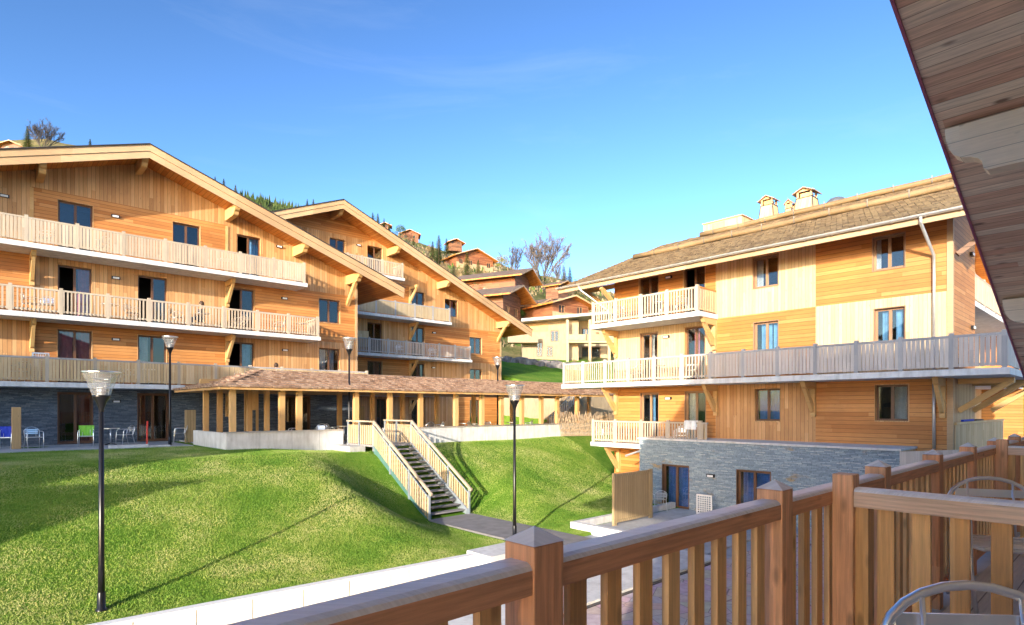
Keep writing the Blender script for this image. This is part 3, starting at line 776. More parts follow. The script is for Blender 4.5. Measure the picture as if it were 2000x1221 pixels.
b.poly([(XC, -C0, -4.4), (39.7, -C0, -4.4), (39.7, -C0, 6.3), (RXr, -C0, RZr - .3), (XC, -C0, 6.3)], 'pale_upright'); b.build('back_wall', C)
for zf in CF:
    b = MB(); fS.box(b, XL + .003, 39.7, -1.699, -.02 if zf != CF[1] else -.02, zf - .2, zf, 'concrete_white'); sb = b.build('loggia_floor', C)
    if zf == CF[2]: picket_run(sb, fS, XL, 38, -.08, zf, [XL + .06, 29.4, 31.6, 34], 0, ('rail_wood', 'rail_wood', 'picket_white'))
wall_lamp(C, fS, 26.4, 5.5); wall_lamp(C, fS, 26.6, 2.9); wall_lamp(C, fS2, 29.9, .2); wall_lamp(C, fS2, 32.6, .2)
# roof
YE0, YE1 = 2.5, 20.3
sx = math.sqrt(1 + ES * ES)
b = MB()
for (x0, z0, x1, z1) in ((EX, EZ, RXr, RZr), (41.1, EZ, RXr, RZr)):
    q = [(x0, z0), (x1, z1), (x1, z1 - .24), (x0, z0 - .24)]
    P = lambda p, t: (p[0], t, p[1]); b.prism(q, P, YE0, YE1, 'soffit_orange', 'fascia')
    b.m[-6 + 2] = b.mi('roof_sheet')
b.build('roof', C)
b = MB(); Lr = (RXr - EX) * sx
shingles(b, (EX - .05, YE0, EZ + .0), (0, 1, 0), (1, 0, ES), int((YE1 - YE0) / .2), int(Lr / .33) + 1, .2, .33, 'shingle_brown', jit=.03, th=.04, lim=lambda v: (0, YE1 - YE0) if v < Lr - .1 else (1, 0)); b.build('roof_shakes', C)
b = MB(); b.prism([(EX - .02, EZ - .02), (EX - .02, EZ - .25), (EX + .06, EZ - .25), (EX + .06, EZ - .02)], lambda p, t: (p[0] - .045, t, p[1]), YE0, YE1, 'fascia'); b.build('eave_board', C)
b = MB()      # gutter: half round
pr = [(EX - .17 + .085 * math.cos(a), EZ + .01 + .085 * math.sin(a)) for a in [math.pi + math.pi * i / 8 for i in range(9)]] + [(EX - .17 + .07 * math.cos(a), EZ + .01 + .07 * math.sin(a)) for a in [2 * math.pi - math.pi * i / 8 for i in range(9)]]
b.prism(pr, lambda p, t: (p[0], t, p[1]), YE0, YE1 + .05, 'zinc'); gut = b.build('gutter', C, smooth=False)
y = YE0 + .4
while y < YE1:
    b = MB(); b.tube([(EX - .17 + .095 * math.cos(a), y, EZ + .01 + .095 * math.sin(a)) for a in [math.pi + math.pi * i / 6 for i in range(7)]], .014, 'zinc', 4); b.build('gutter_bracket', gut); y += .9
yd = yX(1798, EX - .17); yw = yX(1824, XC - .1)
b = MB(); b.tube([(EX - .17, yd, EZ - .05), (EX - .16, yd, EZ - .25), (XC - .12, yw, zc(1822, 500)), (XC - .09, yw, zc(1822, 540)), (XC - .09, yw, 1.2)], .05, 'zinc', 8); b.tube([(XC - .09, yw, .95), (XC - .09, yw, -1.35)], .05, 'zinc', 8); b.build('downpipe', C, smooth=True)
b = MB(); b.tube([(EX - .17, YE1 - 1.4, EZ - .05), (EX - .1, YE1 - 1.5, EZ - .3), (XC - .1, -C0 - .1, EZ - 1.5), (XC - .09, -C0 - .1, 1.2)], .05, 'zinc', 8); b.build('downpipe', C, smooth=True)
for xl in (27.1, 30.7):             # snow guard logs with hooks
    z = EZ + ES * (xl - EX) + .2; y0, y1 = YE0 + .3, (YE1 - 1.0 if xl < 28 else 17.3)
    b = MB(); n = 12
    b.tube([(xl + .03 * math.sin(i * 2.1), y0 + (y1 - y0) * i / n, z + .015 * math.sin(i * 1.7)) for i in range(n + 1)], .14, 'log_wood', 8); lg = b.build('snow_guard_log', C, smooth=True)
    y = y0 + .6
    while y < y1:
        b = MB(); b.tube([(xl + .5, y, z - .0), (xl + .1, y, z - .1), (xl - .16, y, z - .14), (xl - .18, y, z + .16)], .022, 'dark_trim', 4); b.build('log_hook', lg); y += 1.45
def chimney(px, w, dpt, pyb, pyt, X=33.4):
    y = yX(px, X); zt = (HY - pyt) / F * dX(px, X); zb = RZr - .9
    b = MB(); hb_ = zt - .55
    def ring(s, z): return [(X - dpt * s, y - w * s, z), (X + dpt * s, y - w * s, z), (X + dpt * s, y + w * s, z), (X - dpt * s, y + w * s, z)]
    b.hexa(ring(1.25, zb) + ring(.72, hb_), 'pale_upright')
    ch = b.build('chimney', C)
    b = MB()
    for (sx_, sy_) in ((-1, -1), (1, -1), (1, 1), (-1, 1)):
        b.beam((X + sx_ * dpt * 1.26, y + sy_ * w * 1.26, zb), (X + sx_ * dpt * .74, y + sy_ * w * .74, hb_), .035, .035, 'dark_trim')
        b.beam((X + sx_ * dpt * .62, y + sy_ * w * .62, hb_), (X + sx_ * dpt * .62, y + sy_ * w * .62, zt - .2), .09, .09, 'fascia')
    zm = (zb + hb_) / 2 + .15; b.hexa(ring(.985, zm) + ring(.965, zm + .03), 'dark_trim'); b.hexa(ring(.77, hb_ + .002) + ring(.77, hb_ + .04), 'dark_trim')
    b.hexa(ring(.45, hb_ + .042) + ring(.45, zt - .25), 'beam')
    b.build('corner_trim', ch)
    b = MB()
    for sg in (-1, 1): b.hexa([(X - dpt, y, zt - .03), (X + dpt, y, zt - .03), (X + dpt, y + sg * w * 1.05, zt - .3), (X - dpt, y + sg * w * 1.05, zt - .3), (X - dpt, y, zt + .02), (X + dpt, y, zt + .02), (X + dpt, y + sg * w * 1.05, zt - .25), (X - dpt, y + sg * w * 1.05, zt - .25)], 'shingle_red')
    b.poly([(X - dpt * .7, y - w * .7, zt - .2), (X - dpt * .7, y + w * .7, zt - .2), (X - dpt * .7, y, zt - .04)], 'fascia')
    b.build('chimney_cap', ch)
chimney(1502, .45, .45, 433, 385); chimney(1543, .24, .3, 418, 391, 35.0); chimney(1576, .55, .55, 415, 370)
b = MB(); X = 33.3; y0, y1 = yX(1457, X), yX(1382, X); zt = (HY - 424) / F * dX(1455, X)
b.box(X - .5, X + .8, y0, y1, 8.6, zt - .03, 'picket_wood'); b.box(X - .56, X + .86, y0 - .06, y1 + .06, zt - .03, zt + .03, 'fascia'); b.box(X - .52, X - .501, y0 + .8 * (y1 - y0) - .9, y0 + .8 * (y1 - y0) - .1, 8.7, zt - .1, 'column_wood'); b.build('roof_housing', C)
b = MB(); y = yX(1634, 33.0); zz = (HY - 400) / F * dX(1634, 33)
b.lathe([(.62, -1.2), (.6, -.1), (.52, .12), (.34, .3), (.12, .38), (.001, .39)], 'grey_vent', (33, y, zz), 16); b.box(32.5, 33.5, y - .62, y + .62, zz - 1.0, zz - .22, 'grey_vent'); b.build('roof_vent', C)
# balconies of C
def Cbalc(zf, pL, pR, posts, dense, mats, side_posts=None, dep=1.5, nm='balcony'):
    aL, aR = ac(pL, XCb), ac(pR, XCb)
    b = MB(); fC.box(b, aL - .1, aR + .1, .003, dep, zf - .2, zf, 'concrete_white'); sb = b.build(nm, C)
    picket_run(sb, fC, aL, aR, dep - .08, zf, [ac(p, XCb) for p in posts], dense, mats, h=1.03)
    return sb, aL, aR
ml = ('rail_wood', 'rail_wood', 'picket_white')
sb, aL, aR = Cbalc(CF[2], 1156, 1362, [1157, 1201, 1250, 1301, 1360], 0, ml)
picket_run(sb, Fr((0, -aR, 0), (1, 0, 0)), XCb + .14, XC - .02, .0, CF[2], [], 0, ('rail_wood', 'cladding_level', 'picket_wood'), name='end_railing', h=1.03)
s385 = ac(1388, XCb)
sb, aL, aR = Cbalc(CF[1], 1099, 1963, [1100, 1137, 1180, 1226, 1276, 1330, 1386, 1450, 1517, 1591, 1671, 1758, 1857, 1961], lambda a: 0 if a < s385 else 1, ('rail_grey', 'rail_grey', lambda a: 'picket_white' if a < s385 else 'picket_grey'))
b = MB(); b.box(XC - .0, 34, -aR - .1, 4.297, CF[1] - .2, CF[1], 'concrete_white'); s2b = b.build('balcony', C)
picket_run(s2b, Fr((0, -aR, 0), (1, 0, 0)), XCb + .12, 34, .0, CF[1], [24.2, 26.2, 28.2, 30.2], 1, ('rail_grey', 'rail_grey', 'picket_grey'), name='railing_panel', h=1.03)
sb, aL, aR = Cbalc(CF[0], 1156, 1380, [1157, 1200, 1251, 1303, 1366], 0, ml)
b = MB(); fC.box(b, ac(1366, XCb), ac(1408), 1.3, 1.36, CF[0] - .15, CF[0] + .98, 'picket_gold'); b.build('privacy_screen', C)
for z1, pxs in ((CF[2] - .2, (1205, 1397)), (CF[1] - .2, (1205, 1400, 1590, 1842)), (CF[0] - .2, (1210,))):
    for px in pxs: console(C, fC, ac(px), z1)
for xx in (24.4, 26.8, 30.5):   # diagonal supports on the gable side
    b = MB(); b.beam((xx, 4.28, -.1), (xx, 2.95, .86), .16, .18, 'beam'); b.box(xx - .1, xx + .1, 2.85, 4.29, .80, .975, 'beam'); b.build('balcony_bracket', C)
b = MB(); b.beam((XC + .15, 4.2, 5.0), (XC - .2 + .9, 2.9, 6.15), .14, .16, 'dark_timber'); b.build('eave_brace', C)
b = MB(); b.beam((XC + .1, -C0 + .05, 4.75), (XC + .1, YE1 - .6, 5.95), .16, .18, 'beam'); b.box(XC, XC + .2, -C0, YE1 - .3, 5.95, 6.15, 'beam'); b.beam((XC - .02, -C0 - .2, 4.9), (EX + .1, -C0 - .2, 5.75), .15, .16, 'beam'); b.build('eave_brace', C)
fS.box(q := MB(), XC + .1, 33, .02, .1, -.55, -.47, 'column_wood')
x_ = XC + .15
while x_ < 33: fS.box(q, x_, x_ + .1, .04, .07, -1.55, -.56, 'picket_gold'); x_ += .17
q.build('ground_railing', C)
for px, py in ((1302, 658), (1307, 542), (1306, 778)): wall_lamp(C, fC, ac(px), zc(px, py))
# slate block with terrace roof
XBk = 21.6; fK = Fr((XBk, 0, 0), (0, -1, 0)); ak = lambda px: -yX(px, XBk)
K0, K1 = ak(1249), ak(1757); KT = -1.36
holesK = [(ak(1293), ak(1346), -4.16, -2.42), (ak(1438), ak(1506), -4.16, -2.28)]
holesK = [(ak(1293), ak(1346), -4.18, (HY - 908) / F * dX(1320, XBk)), (ak(1438), ak(1506), -4.18, (HY - 919) / F * dX(1472, XBk))]
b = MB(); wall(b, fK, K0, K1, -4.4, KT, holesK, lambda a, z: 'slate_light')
b.poly([(XBk, -K0, -4.4), (XC, -K0, -4.4), (XC, -K0, KT), (XBk, -K0, KT)], 'slate_light'); b.poly([(XBk, -K1, -4.4), (XC, -K1, -4.4), (XC, -K1, KT), (XBk, -K1, KT)], 'pale_upright')
b.build('slate_wall', C)
b = MB(); b.box(XBk - .06, XC - .003, -K1 - .05, -K0 + .06, KT + .001, KT + .07, 'concrete_white'); b.build('roof_coping', C)
for h in holesK: window(C, fK, *h, style='stone', cur=('deep_blue_curtain', [(.1, .92)]), name='terrace_door', frame='brown_frame')
wall_lamp(C, fK, ak(1389), (HY - 929) / F * dX(1389, XBk))
b = MB(); b.tube([(XBk + .5, -K0 - .6, KT - .25), (XBk - .35, -K0 + .5, KT - .75)], .045, 'zinc', 8); b.build('spout', C)
b = MB(); y0, y1 = -K1 - 2.9, -K1 - .001     # white boarded parapet right of the block
fS3 = Fr((XBk + .05, 0, 0), (0, -1, 0)); 
b.hexa([(XBk, y0, -4.3), (XBk + .08, y0, -4.3), (XBk + .08, y1, -4.3), (XBk, y1, -4.3), (XBk, y0, KT + .25), (XBk + .08, y0, KT + .25), (XBk + .08, y1, KT - .02), (XBk, y1, KT - .02)], 'picket_grey'); b.build('boarded_parapet', C)

# ================================================================== PAVILION
PV = thing('pavilion', (20, 26, PLAT), 'long open sided pavilion with shake roof on timber columns and a grey parapet', 'pavilion')
b = MB(); XP0 = 7.35
b.box(XP0, 12.2, 24.1, 24.32, PLAT - 1.2, -.98, 'concrete_white'); b.box(14.3, 31.5, 24.1, 24.32, PLAT - 2.2, -.98, 'concrete_white'); b.box(XP0, XP0 + .2, 24.323, 28.6, PLAT - .5, -.98, 'concrete_white'); b.build('parapet', PV)
b = MB()
for x_j in (8.6, 9.9, 11.1, 15.6, 17.2, 18.8, 20.4, 22.0, 23.6, 25.2, 26.8, 28.4, 30.0): b.box(x_j, x_j + .02, 24.094, 24.0995, PLAT - 1.2, -.985, 'concrete_grey')
b.build('parapet_joints', PV)
b = MB(); b.box(XP0 - .04, 12.2, 24.05, 24.37, -.978, -.93, 'zinc'); b.box(14.3, 31.5, 24.05, 24.37, -.978, -.93, 'zinc'); b.build('parapet_cap', PV)
for px in (454, 550, 584, 695, 761, 821, 890, 941, 979, 1019, 1057, 1088, 1127):
    x = xY(px, 24.2); b = MB(); w = .108; b.box(x - w, x + w, 24.2 - w + .01, 24.2 + w - .01, -.926, .72, 'column_wood'); b.build('column', PV)
for px in (402, 429, 487, 521, 663, 727, 786, 853, 925, 1000, 1150):
    x = xY(px, 27.6); b = MB(); w = .098; b.box(x - w, x + w, 27.6 - w, 27.6 + w, PLAT + .06, 1.05, 'column_wood'); b.build('column', PV)
b = MB(); b.box(XP0, 33, 24.1, 24.3, .722, .92, 'beam'); b.box(XP0, 33, 27.5, 27.7, 1.052, 1.25, 'beam'); b.box(XP0 + .2, XP0 + .4, 24.302, 29.6, .75, .92, 'beam'); b.build('wall_plate', PV)
EY, PZ, RY_, RZ_ = 23.7, .80, 27.0, 1.66; PX0, PX1, HX = 7.0, 33.0, 9.6
b = MB()
fp = [(PX0, EY, PZ), (PX1, EY, PZ), (PX1, RY_, RZ_), (HX, RY_, RZ_), (PX0, 30.3, PZ), (PX1, 30.3, PZ)]
for dz, mt in ((0, 'roof_sheet'), (-.09, 'column_wood')):
    g = [(x, y, z + dz) for x, y, z in fp]
    b.poly([g[0], g[1], g[2], g[3]], mt); b.poly([g[4], g[0], g[3]], mt); b.poly([g[5], g[4], g[3], g[2]], mt)
for i, j in ((0, 1), (4, 0), (1, 2), (2, 5), (5, 4)):
    b.poly([fp[i], fp[j], (fp[j][0], fp[j][1], fp[j][2] - .09), (fp[i][0], fp[i][1], fp[i][2] - .09)], 'column_wood')
b.build('roof', PV)
b = MB(); sv = Vector((0, RY_ - EY, RZ_ - PZ)); Ls = sv.length
shingles(b, (PX0 - .1, EY - .06, PZ), (1, 0, 0), sv, int(26.3 / .17) + 1, 8, .17, Ls / 7.7, 'shingle_red', jit=.014, th=.07, lim=lambda v: (max(.0, v / Ls * (HX - PX0)), 26.1) if v < Ls else (1, 0))
sv2 = Vector((HX - PX0, 0, RZ_ - PZ)); L2 = sv2.length
shingles(b, (PX0 - .06, 30.3, PZ), (0, -1, 0), sv2, int(6.7 / .17) + 1, 7, .17, L2 / 6.7, 'shingle_red', jit=.014, th=.07, lim=lambda v: (v / L2 * 3.3, 6.66 - v / L2 * 3.3) if v < L2 else (1, 0))
b.build('roof_shakes', PV)
b = MB(); b.box(xY(478, 29), xY(505, 29), 29, 29.1, PLAT + .06, .9, 'column_wood'); fq = Fr((0, 29, 0), (1, 0, 0)); fq.box(b, xY(484, 29), xY(499, 29), .002, .03, -1.1, -.1, 'slate_dark'); b.build('timber_partition', PV)
for i, (p0, p1) in enumerate(((690, 712),)):
    b = MB(); b.box(xY(p0, 29.5), xY(p1, 29.5), 29.5, 29.56, PLAT + .06, .1, 'screen_wood'); b.build('privacy_screen', PV)

# ================================================================== STAIRCASE
ST = thing('outdoor_staircase', (13.25, 17.8, LOW), 'open tread outdoor staircase with boarded timber railings down the grass bank', 'staircase')
SX0, SX1, SY0, SY1, SZ0, SZ1 = 12.35, 14.15, 17.8, 21.7, -4.05, -1.54
b = MB(); n = 15
for x in (SX0 + .04, SX1 - .04):
    b = MB(); b.prism([(SY0 - .1, SZ0 - .02), (SY0 + .3, SZ0 - .02), (SY1 + .05, SZ1 - .32), (SY1 + .05, SZ1 + .02), (SY1 - .1, SZ1 + .02), (SY0 - .1, SZ0 + .16)], lambda p, t: (t, p[0], p[1]), x - .03, x + .03, 'stringer_metal' if x > 13 else 'steel_green'); b.build('stringer', ST)
for i in range(n):
    t = (i + .7) / n; y = SY0 + (SY1 - SY0) * t; z = SZ0 + (SZ1 - SZ0) * (i + 1) / n
    b = MB(); b.box(SX0 + .09, SX1 - .09, y - .16, y + .13, z - .05, z, 'tread_wood'); b.build('tread', ST)
b = MB(); b.box(SX0, SX1, SY1 + .06, 24.09, SZ1 - .08, SZ1, 'tread_wood'); b.box(SX0 - .7, SX0 - .01, 22.4, 24.05, PLAT - 1.5, PLAT + .02, 'concrete_grey'); b.build('landing', ST)
for side, x in (('l', SX0 - .02), ('r', SX1 + .02)):
    b = MB(); H = .98; sgn = -1 if side == 'l' else 1
    b.beam((x, SY0 - .25, SZ0 + H - .08), (x, SY1, SZ1 + H), .07, .10, 'rail_wood'); b.beam((x, SY1 + .04, SZ1 + H), (x, 24.0, SZ1 + H), .07, .06, 'rail_wood'); b.build('handrail', ST)
    b = MB(); y = SY0 - .05; sl_ = (SZ1 - SZ0) / (SY1 - SY0)
    while y < 23.95:
        z = SZ0 + min(1, max(-.02, (y - SY0) / (SY1 - SY0))) * (SZ1 - SZ0); w = .095; yn = min(1, max(-.02, (y + w - SY0) / (SY1 - SY0))) * (SZ1 - SZ0) + SZ0
        x0 = x + (.0 if side == 'l' else -.0)
        b.hexa([(x0 - .012, y, z + .02), (x0 + .012, y, z + .02), (x0 + .012, y + w, yn + .02), (x0 - .012, y + w, yn + .02), (x0 - .012, y, z + H - .16), (x0 + .012, y, z + H - .16), (x0 + .012, y + w, yn + H - .16), (x0 - .012, y + w, yn + H - .16)], 'picket_wood')
        y += .16
    b.build('railing_boards', ST)
    for y in (SY0 - .1, SY0 + 1.25, SY0 + 2.6, SY1, 22.9, 23.9):
        b = MB()
        z = SZ0 + min(1, max(0, (y - SY0) / (SY1 - SY0))) * (SZ1 - SZ0); b.box(x - .03, x + .03, y - .03, y + .03, z - .25, z + H - .03, 'stringer_metal'); b.build('railing_post', ST)
    b = MB(); b.beam((x, SY0 - .1, SZ0 + H - .18 - .05), (x, SY1, SZ1 + H - .18), .03, .03, 'stringer_metal'); b.build('lower_handrail', ST)

# ================================================================== LOW WALL
LW = thing('low_retaining_wall', (5, 12.3, -4.2), 'low white panelled retaining wall along the foot of the lawn', 'wall')
x = -9.0; k = 0
while x < 9.6:
    x2 = x + 1.02; b = MB()
    b.hexa([(x, lwy(x) - .16, -4.8), (x2 - .022, lwy(x2) - .16, -4.8), (x2 - .022, lwy(x2) + .08, -4.8), (x, lwy(x) + .08, -4.8), (x, lwy(x) - .16, -3.86), (x2 - .022, lwy(x2) - .16, -3.86), (x2 - .022, lwy(x2) + .08, -3.86), (x, lwy(x) + .08, -3.86)], 'wall_panel'); b.build('wall_block', LW); x = x2
b = MB(); b.hexa([(-9, lwy(-9) - .18, -3.855), (x, lwy(x) - .18, -3.855), (x, lwy(x) + .04, -3.855), (-9, lwy(-9) + .04, -3.855), (-9, lwy(-9) - .18, -3.81), (x, lwy(x) - .18, -3.81), (x, lwy(x) + .04, -3.81), (-9, lwy(-9) + .04, -3.81)], 'white_paint'); b.build('coping', LW)
b = MB(); b.box(9.75, 11.3, 11.3, 12.3, -4.25, -3.78, 'concrete_white'); tag(b.build('concrete_plinth', bevel=.02), 'flat pale concrete plinth at the end of the white low wall', 'plinth')
# terrace kerb next to the slate block + wooden privacy screen
b = MB(); b.box(15.2, 21.5, 13.25, 13.45, -4.3, -3.9, 'concrete_white'); b.box(15.2, 15.4, 10.2, 13.248, -4.3, -3.9, 'concrete_white'); tag(b.build('terrace_kerb'), 'low pale concrete kerb round the terrace in front of the slate block', 'kerb')
sheet('terrace_slab', 15.4, 21.59, 8.5, 13.24, -4.14, 'concrete_grey', .05)
SC = thing('privacy_screen', (17.6, 12.9, -4.14), 'boarded timber privacy screen standing on the terrace by the slate block', 'screen')
sx0, sx1, sy = 16.75, 18.95, 12.75
b = MB(); b.box(sx0 + .08, sx1 - .08, sy - .02, sy + .02, -4.0, -2.42, 'screen_wood'); b.build('boards', SC)
for x in (sx0, sx1): b = MB(); b.box(x - .08, x + .08, sy - .05, sy + .05, -4.14, -2.3, 'screen_wood'); b.build('post', SC)
for z in (-4.05, -2.42): b = MB(); b.box(sx0 + .08, sx1 - .08, sy - .045, sy + .045, z, z + .09, 'screen_wood'); b.build('rail', SC)

# retaining wall and stair behind the pavilion
RW = thing('retaining_wall', (40, 31, PLAT), 'beige rendered retaining wall behind the pavilion, lit by the sun', 'wall')
b = MB(); b.box(33.6, 60, 30.7, 30.95, PLAT - .5, 1.25, 'render_beige'); b.build('wall_face', RW)
b = MB(); b.box(34.5, 34.75, 30.951, 46, PLAT - .5, 1.3, 'render_beige'); b.build('wall_return', RW)
S2 = thing('garden_stair', (32, 30.3, PLAT), 'short stair with white railing climbing the beige retaining wall', 'staircase')
b = MB()
for i in range(14):
    x = 31.2 + i * .28; b.box(x, x + .28, 29.7, 30.69, PLAT + i * .19, PLAT + (i + 1) * .19, 'render_cream')
b.build('steps', S2)
b = MB(); b.beam((31.2, 29.68, PLAT + .95), (35.1, 29.68, PLAT + 3.6), .06, .08, 'white_paint')
for i in range(20): x = 31.25 + i * .2; z = PLAT + (x - 31.2) * .68; b.box(x, x + .09, 29.67, 29.69, z + .05, z + .9, 'white_paint')
b.build('railing', S2)
# woven stick fence
FN = thing('stick_fence', (33, 23.5, PLAT), 'rustic fence of crossed chestnut sticks at the right end of the pavilion', 'fence')
b = MB(); x0, x1 = xY(1096, 24.0), xY(1215, 24.0)
for i in range(int((x1 - x0) / .13)):
    x = x0 + i * .13; z0 = ground(x, 24) - .1
    for t in (-.35, .35): b.tube([(x, 23.98 + .02 * t, z0), (x + t + random.uniform(-.05, .05), 24.02 + .02 * t, z0 + 1.45 + random.uniform(-.1, .2))], .016, 'lattice_wood', 4)
b.build('sticks', FN)
b = MB(); b.tube([(x0, 24.05, PLAT + .3), (x1, 24.05, PLAT + .3)], .02, 'lattice_wood', 5); b.tube([(x0, 24.05, PLAT + .95), (x1, 24.05, PLAT + .95)], .02, 'lattice_wood', 5); b.build('wire_rail', FN)

# ================================================================== STREET LAMPS
def lamp_proto():
    o = thing('street_lamp', (0, 0, 0), 'x', 'lamp', 'black street lamps with glass heads')
    H = 4.7
    b = MB(); b.tube([(0, 0, 0), (0, 0, 1.0), (0, 0, 4.1)], [.065, .05, .038], 'black_metal', 12); b.build('pole', o, smooth=True)
    b = MB(); b.lathe([(.10, 0), (.10, .03), (.07, .05), (.07, .35), (.052, .38)], 'black_metal', n=12); b.build('foot', o, smooth=True)
    b = MB(); b.lathe([(.04, 3.92), (.045, 3.98), (.09, 4.12), (.14, 4.2), (.15, 4.24), (.145, 4.245), (.001, 4.246)], 'black_metal', n=16); b.build('collar', o, smooth=True)
    b = MB(); b.lathe([(.145, 4.247), (.17, 4.32), (.24, 4.55), (.275, 4.6), (.285, 4.68)], 'lamp_glass', n=24); b.build('glass_shade', o, smooth=True)
    b = MB(); b.lathe([(.30, 4.685), (.315, 4.69), (.315, 4.705), (.30, 4.715), (.001, 4.72)], 'aluminium', n=24); b.lathe([(.30, 4.686), (.001, 4.686)], 'white_paint', n=24); b.build('cap', o)
    b = MB(); b.lathe([(.06, 4.25), (.07, 4.3), (.07, 4.4), (.001, 4.41)], 'white_paint', n=12)
    for i in range(5): z = 4.30 + i * .065; r = .09 + i * .012; b.lathe([(r, z), (r + .03, z + .012), (r, z + .02)], 'aluminium', n=16)
    for k in range(3): a = k * 2.094; b.tube([(.11 * math.cos(a), .11 * math.sin(a), 4.25), (.15 * math.cos(a), .15 * math.sin(a), 4.68)], .006, 'aluminium', 4)
    b.build('louvre', o)
    return o
LP = lamp_proto()
lamps = [((198, 1215, 11.0), 'nearest, tallest black street lamp, at the foot of the lawn by the white wall'),
         ((332, 870, 25.3), 'black street lamp standing in front of the slate ground floor of the left chalet'),
         ((682, 868, 26.6), 'black street lamp standing before the pavilion just left of the staircase'),
         ((1005, 1045, 18.5), 'black street lamp beside the path at the foot of the staircase'),
         ((972, 850, 35.5), 'distant street lamp whose head shows above the pavilion roof')]
for i, ((px, py, d), lab) in enumerate(lamps):
    o = LP if i == 0 else copy_tree(LP); p = pt(px, py, d)
    z = ground(p.x, p.y) if i < 4 else PLAT
    if i == 3: z = -4.06
    topz = (HY - (725, 657, 660, 752, 698)[i]) / F * d
    o.location = (p.x, p.y, z); o.scale = (1, 1, (topz - z) / 4.72); o['label'] = lab

# ================================================================== FURNITURE
def chair_mesh(lo=False):
    o = thing('aluminium_armchair', (0, 0, 0), 'x', 'chair'); n = 5 if lo else 10; r = .0125
    # seat faces +Y ; back at -Y ; seat .44 ; back top .80
    for s in (-1, 1):
        b = MB(); x = s * .26
        b.tube([(x * .92, .25, 0), (x, .22, .3), (x, .20, .58), (x, .17, .645), (x, .08, .665), (x, -.12, .665), (x * .93, -.22, .665)], r, 'aluminium', n)
        b.tube([(x * .95, -.28, 0), (x * .9, -.2, .40), (x * .88, -.22, .665)], r, 'aluminium', n)
        b.build('leg_frame', o, smooth=True)
    b = MB(); pts = [(-.235, -.2, .43)]
    for i in range(13):
        a = math.pi * (1 - i / 12); pts.append((.245 * math.cos(a), -.27 - .035 * math.sin(a) , .66 + .17 * math.sin(a)))
    pts.append((.235, -.2, .43)); b.tube(pts, .0135, 'aluminium', n)
    for s in (-1, 1): b.tube([(s * .13, -.24, .44), (s * .13, -.29, .80)], .007, 'aluminium', n)
    b.build('back_frame', o, smooth=True)
    b = MB()
    for z in (.56, .63, .70): b.hexa([(-.2, -.292, z), (.2, -.292, z), (.2, -.284, z), (-.2, -.284, z), (-.2, -.30, z + .052), (.2, -.30, z + .052), (.2, -.292, z + .052), (-.2, -.292, z + .052)], 'aluminium')
    b.build('back_slats', o)
    b = MB()
    for i in range(6): y = -.19 + i * .072; b.box(-.225, .225, y, y + .058, .438 - .012 * (1 - abs(i - 2.5) / 2.5), .448 - .012 * (1 - abs(i - 2.5) / 2.5), 'aluminium')
    b.tube([(-.235, -.2, .43), (-.235, .2, .435), (-.2, .235, .43), (.2, .235, .43), (.235, .2, .435), (.235, -.2, .43)], .011, 'aluminium', n); b.build('seat', o)
    return o
CH = chair_mesh(False); used = [0]
CHL = chair_mesh(True); usedl = [0]
def put_chair(p, rz, label, group=None, near=False):
    u, src = (used, CH) if near else (usedl, CHL)
    o = src if u[0] == 0 else copy_tree(src); u[0] = 1
    o.location = p; o.rotation_euler = (0, 0, rz); o['label'] = label
    if group: o['group'] = group
    return o
def table_mesh():
    o = thing('bistro_table', (0, 0, 0), 'x', 'table')
    b = MB(); b.lathe([(.001, .725), (.34, .725), (.35, .715), (.35, .70), (.34, .695), (.001, .695)], 'aluminium', n=20); b.build('table_top', o)
    b = MB(); b.tube([(0, 0, .05), (0, 0, .70)], .03, 'aluminium', 8)
    b.build('pedestal', o, smooth=True)
    b = MB()
    for k in range(4): a = k * math.pi / 2 + .78; b.tube([(0, 0, .07), (.27 * math.cos(a), .27 * math.sin(a), .02)], .018, 'black_metal', 5)
    b.build('foot', o)
    return o
TB = table_mesh(); tu = [0]
def put_table(p, label, group=None):
    o = TB if not tu[0] else copy_tree(TB); tu[0] = 1; o.location = p; o['label'] = label
    if group: o['group'] = group
    return o

# ================================================================== OUR BUILDING (D)
DK = -1.32
D = thing('near_chalet', (0, -1.6, -4.2), 'near timber chalet whose knotty board soffit and carved purlins fill the upper right corner', 'building')
RD = 2.15; dsl = .368; KD = RD / 1.7
def zD(x): return 3.836 * RD - dsl * x           # underside of the verge
RXD = 1.7; XE = 21.2; XW = -9.6
def zs(x): return zD(x) if x >= RXD else zD(RXD) - dsl * (RXD - x)
b = MB()
for x0, x1 in ((RXD, XE), (XW, RXD)):
    q = [(x0, zs(x0)), (x1, zs(x1)), (x1, zs(x1) + .16), (x0, zs(x0) + .16)]
    P = lambda p, t: (p[0], t, p[1]); b.prism(q, P, RD, -14.0, 'soffit_near', 'copper_paint')
b.build('roof', D)
b = MB()
for x0, x1 in ((RXD, XE), (XW, RXD)):
    b.prism([(x0, zs(x0) - .03), (x1, zs(x1) - .03), (x1, zs(x1) + .19), (x0, zs(x0) + .19)], lambda p, t: (p[0], t, p[1]), RD + .002, RD + .04, 'copper_paint')
b.build('verge_flashing', D)
fD = Fr((0, -1.6, 0), (-1, 0, 0))        # faces +Y
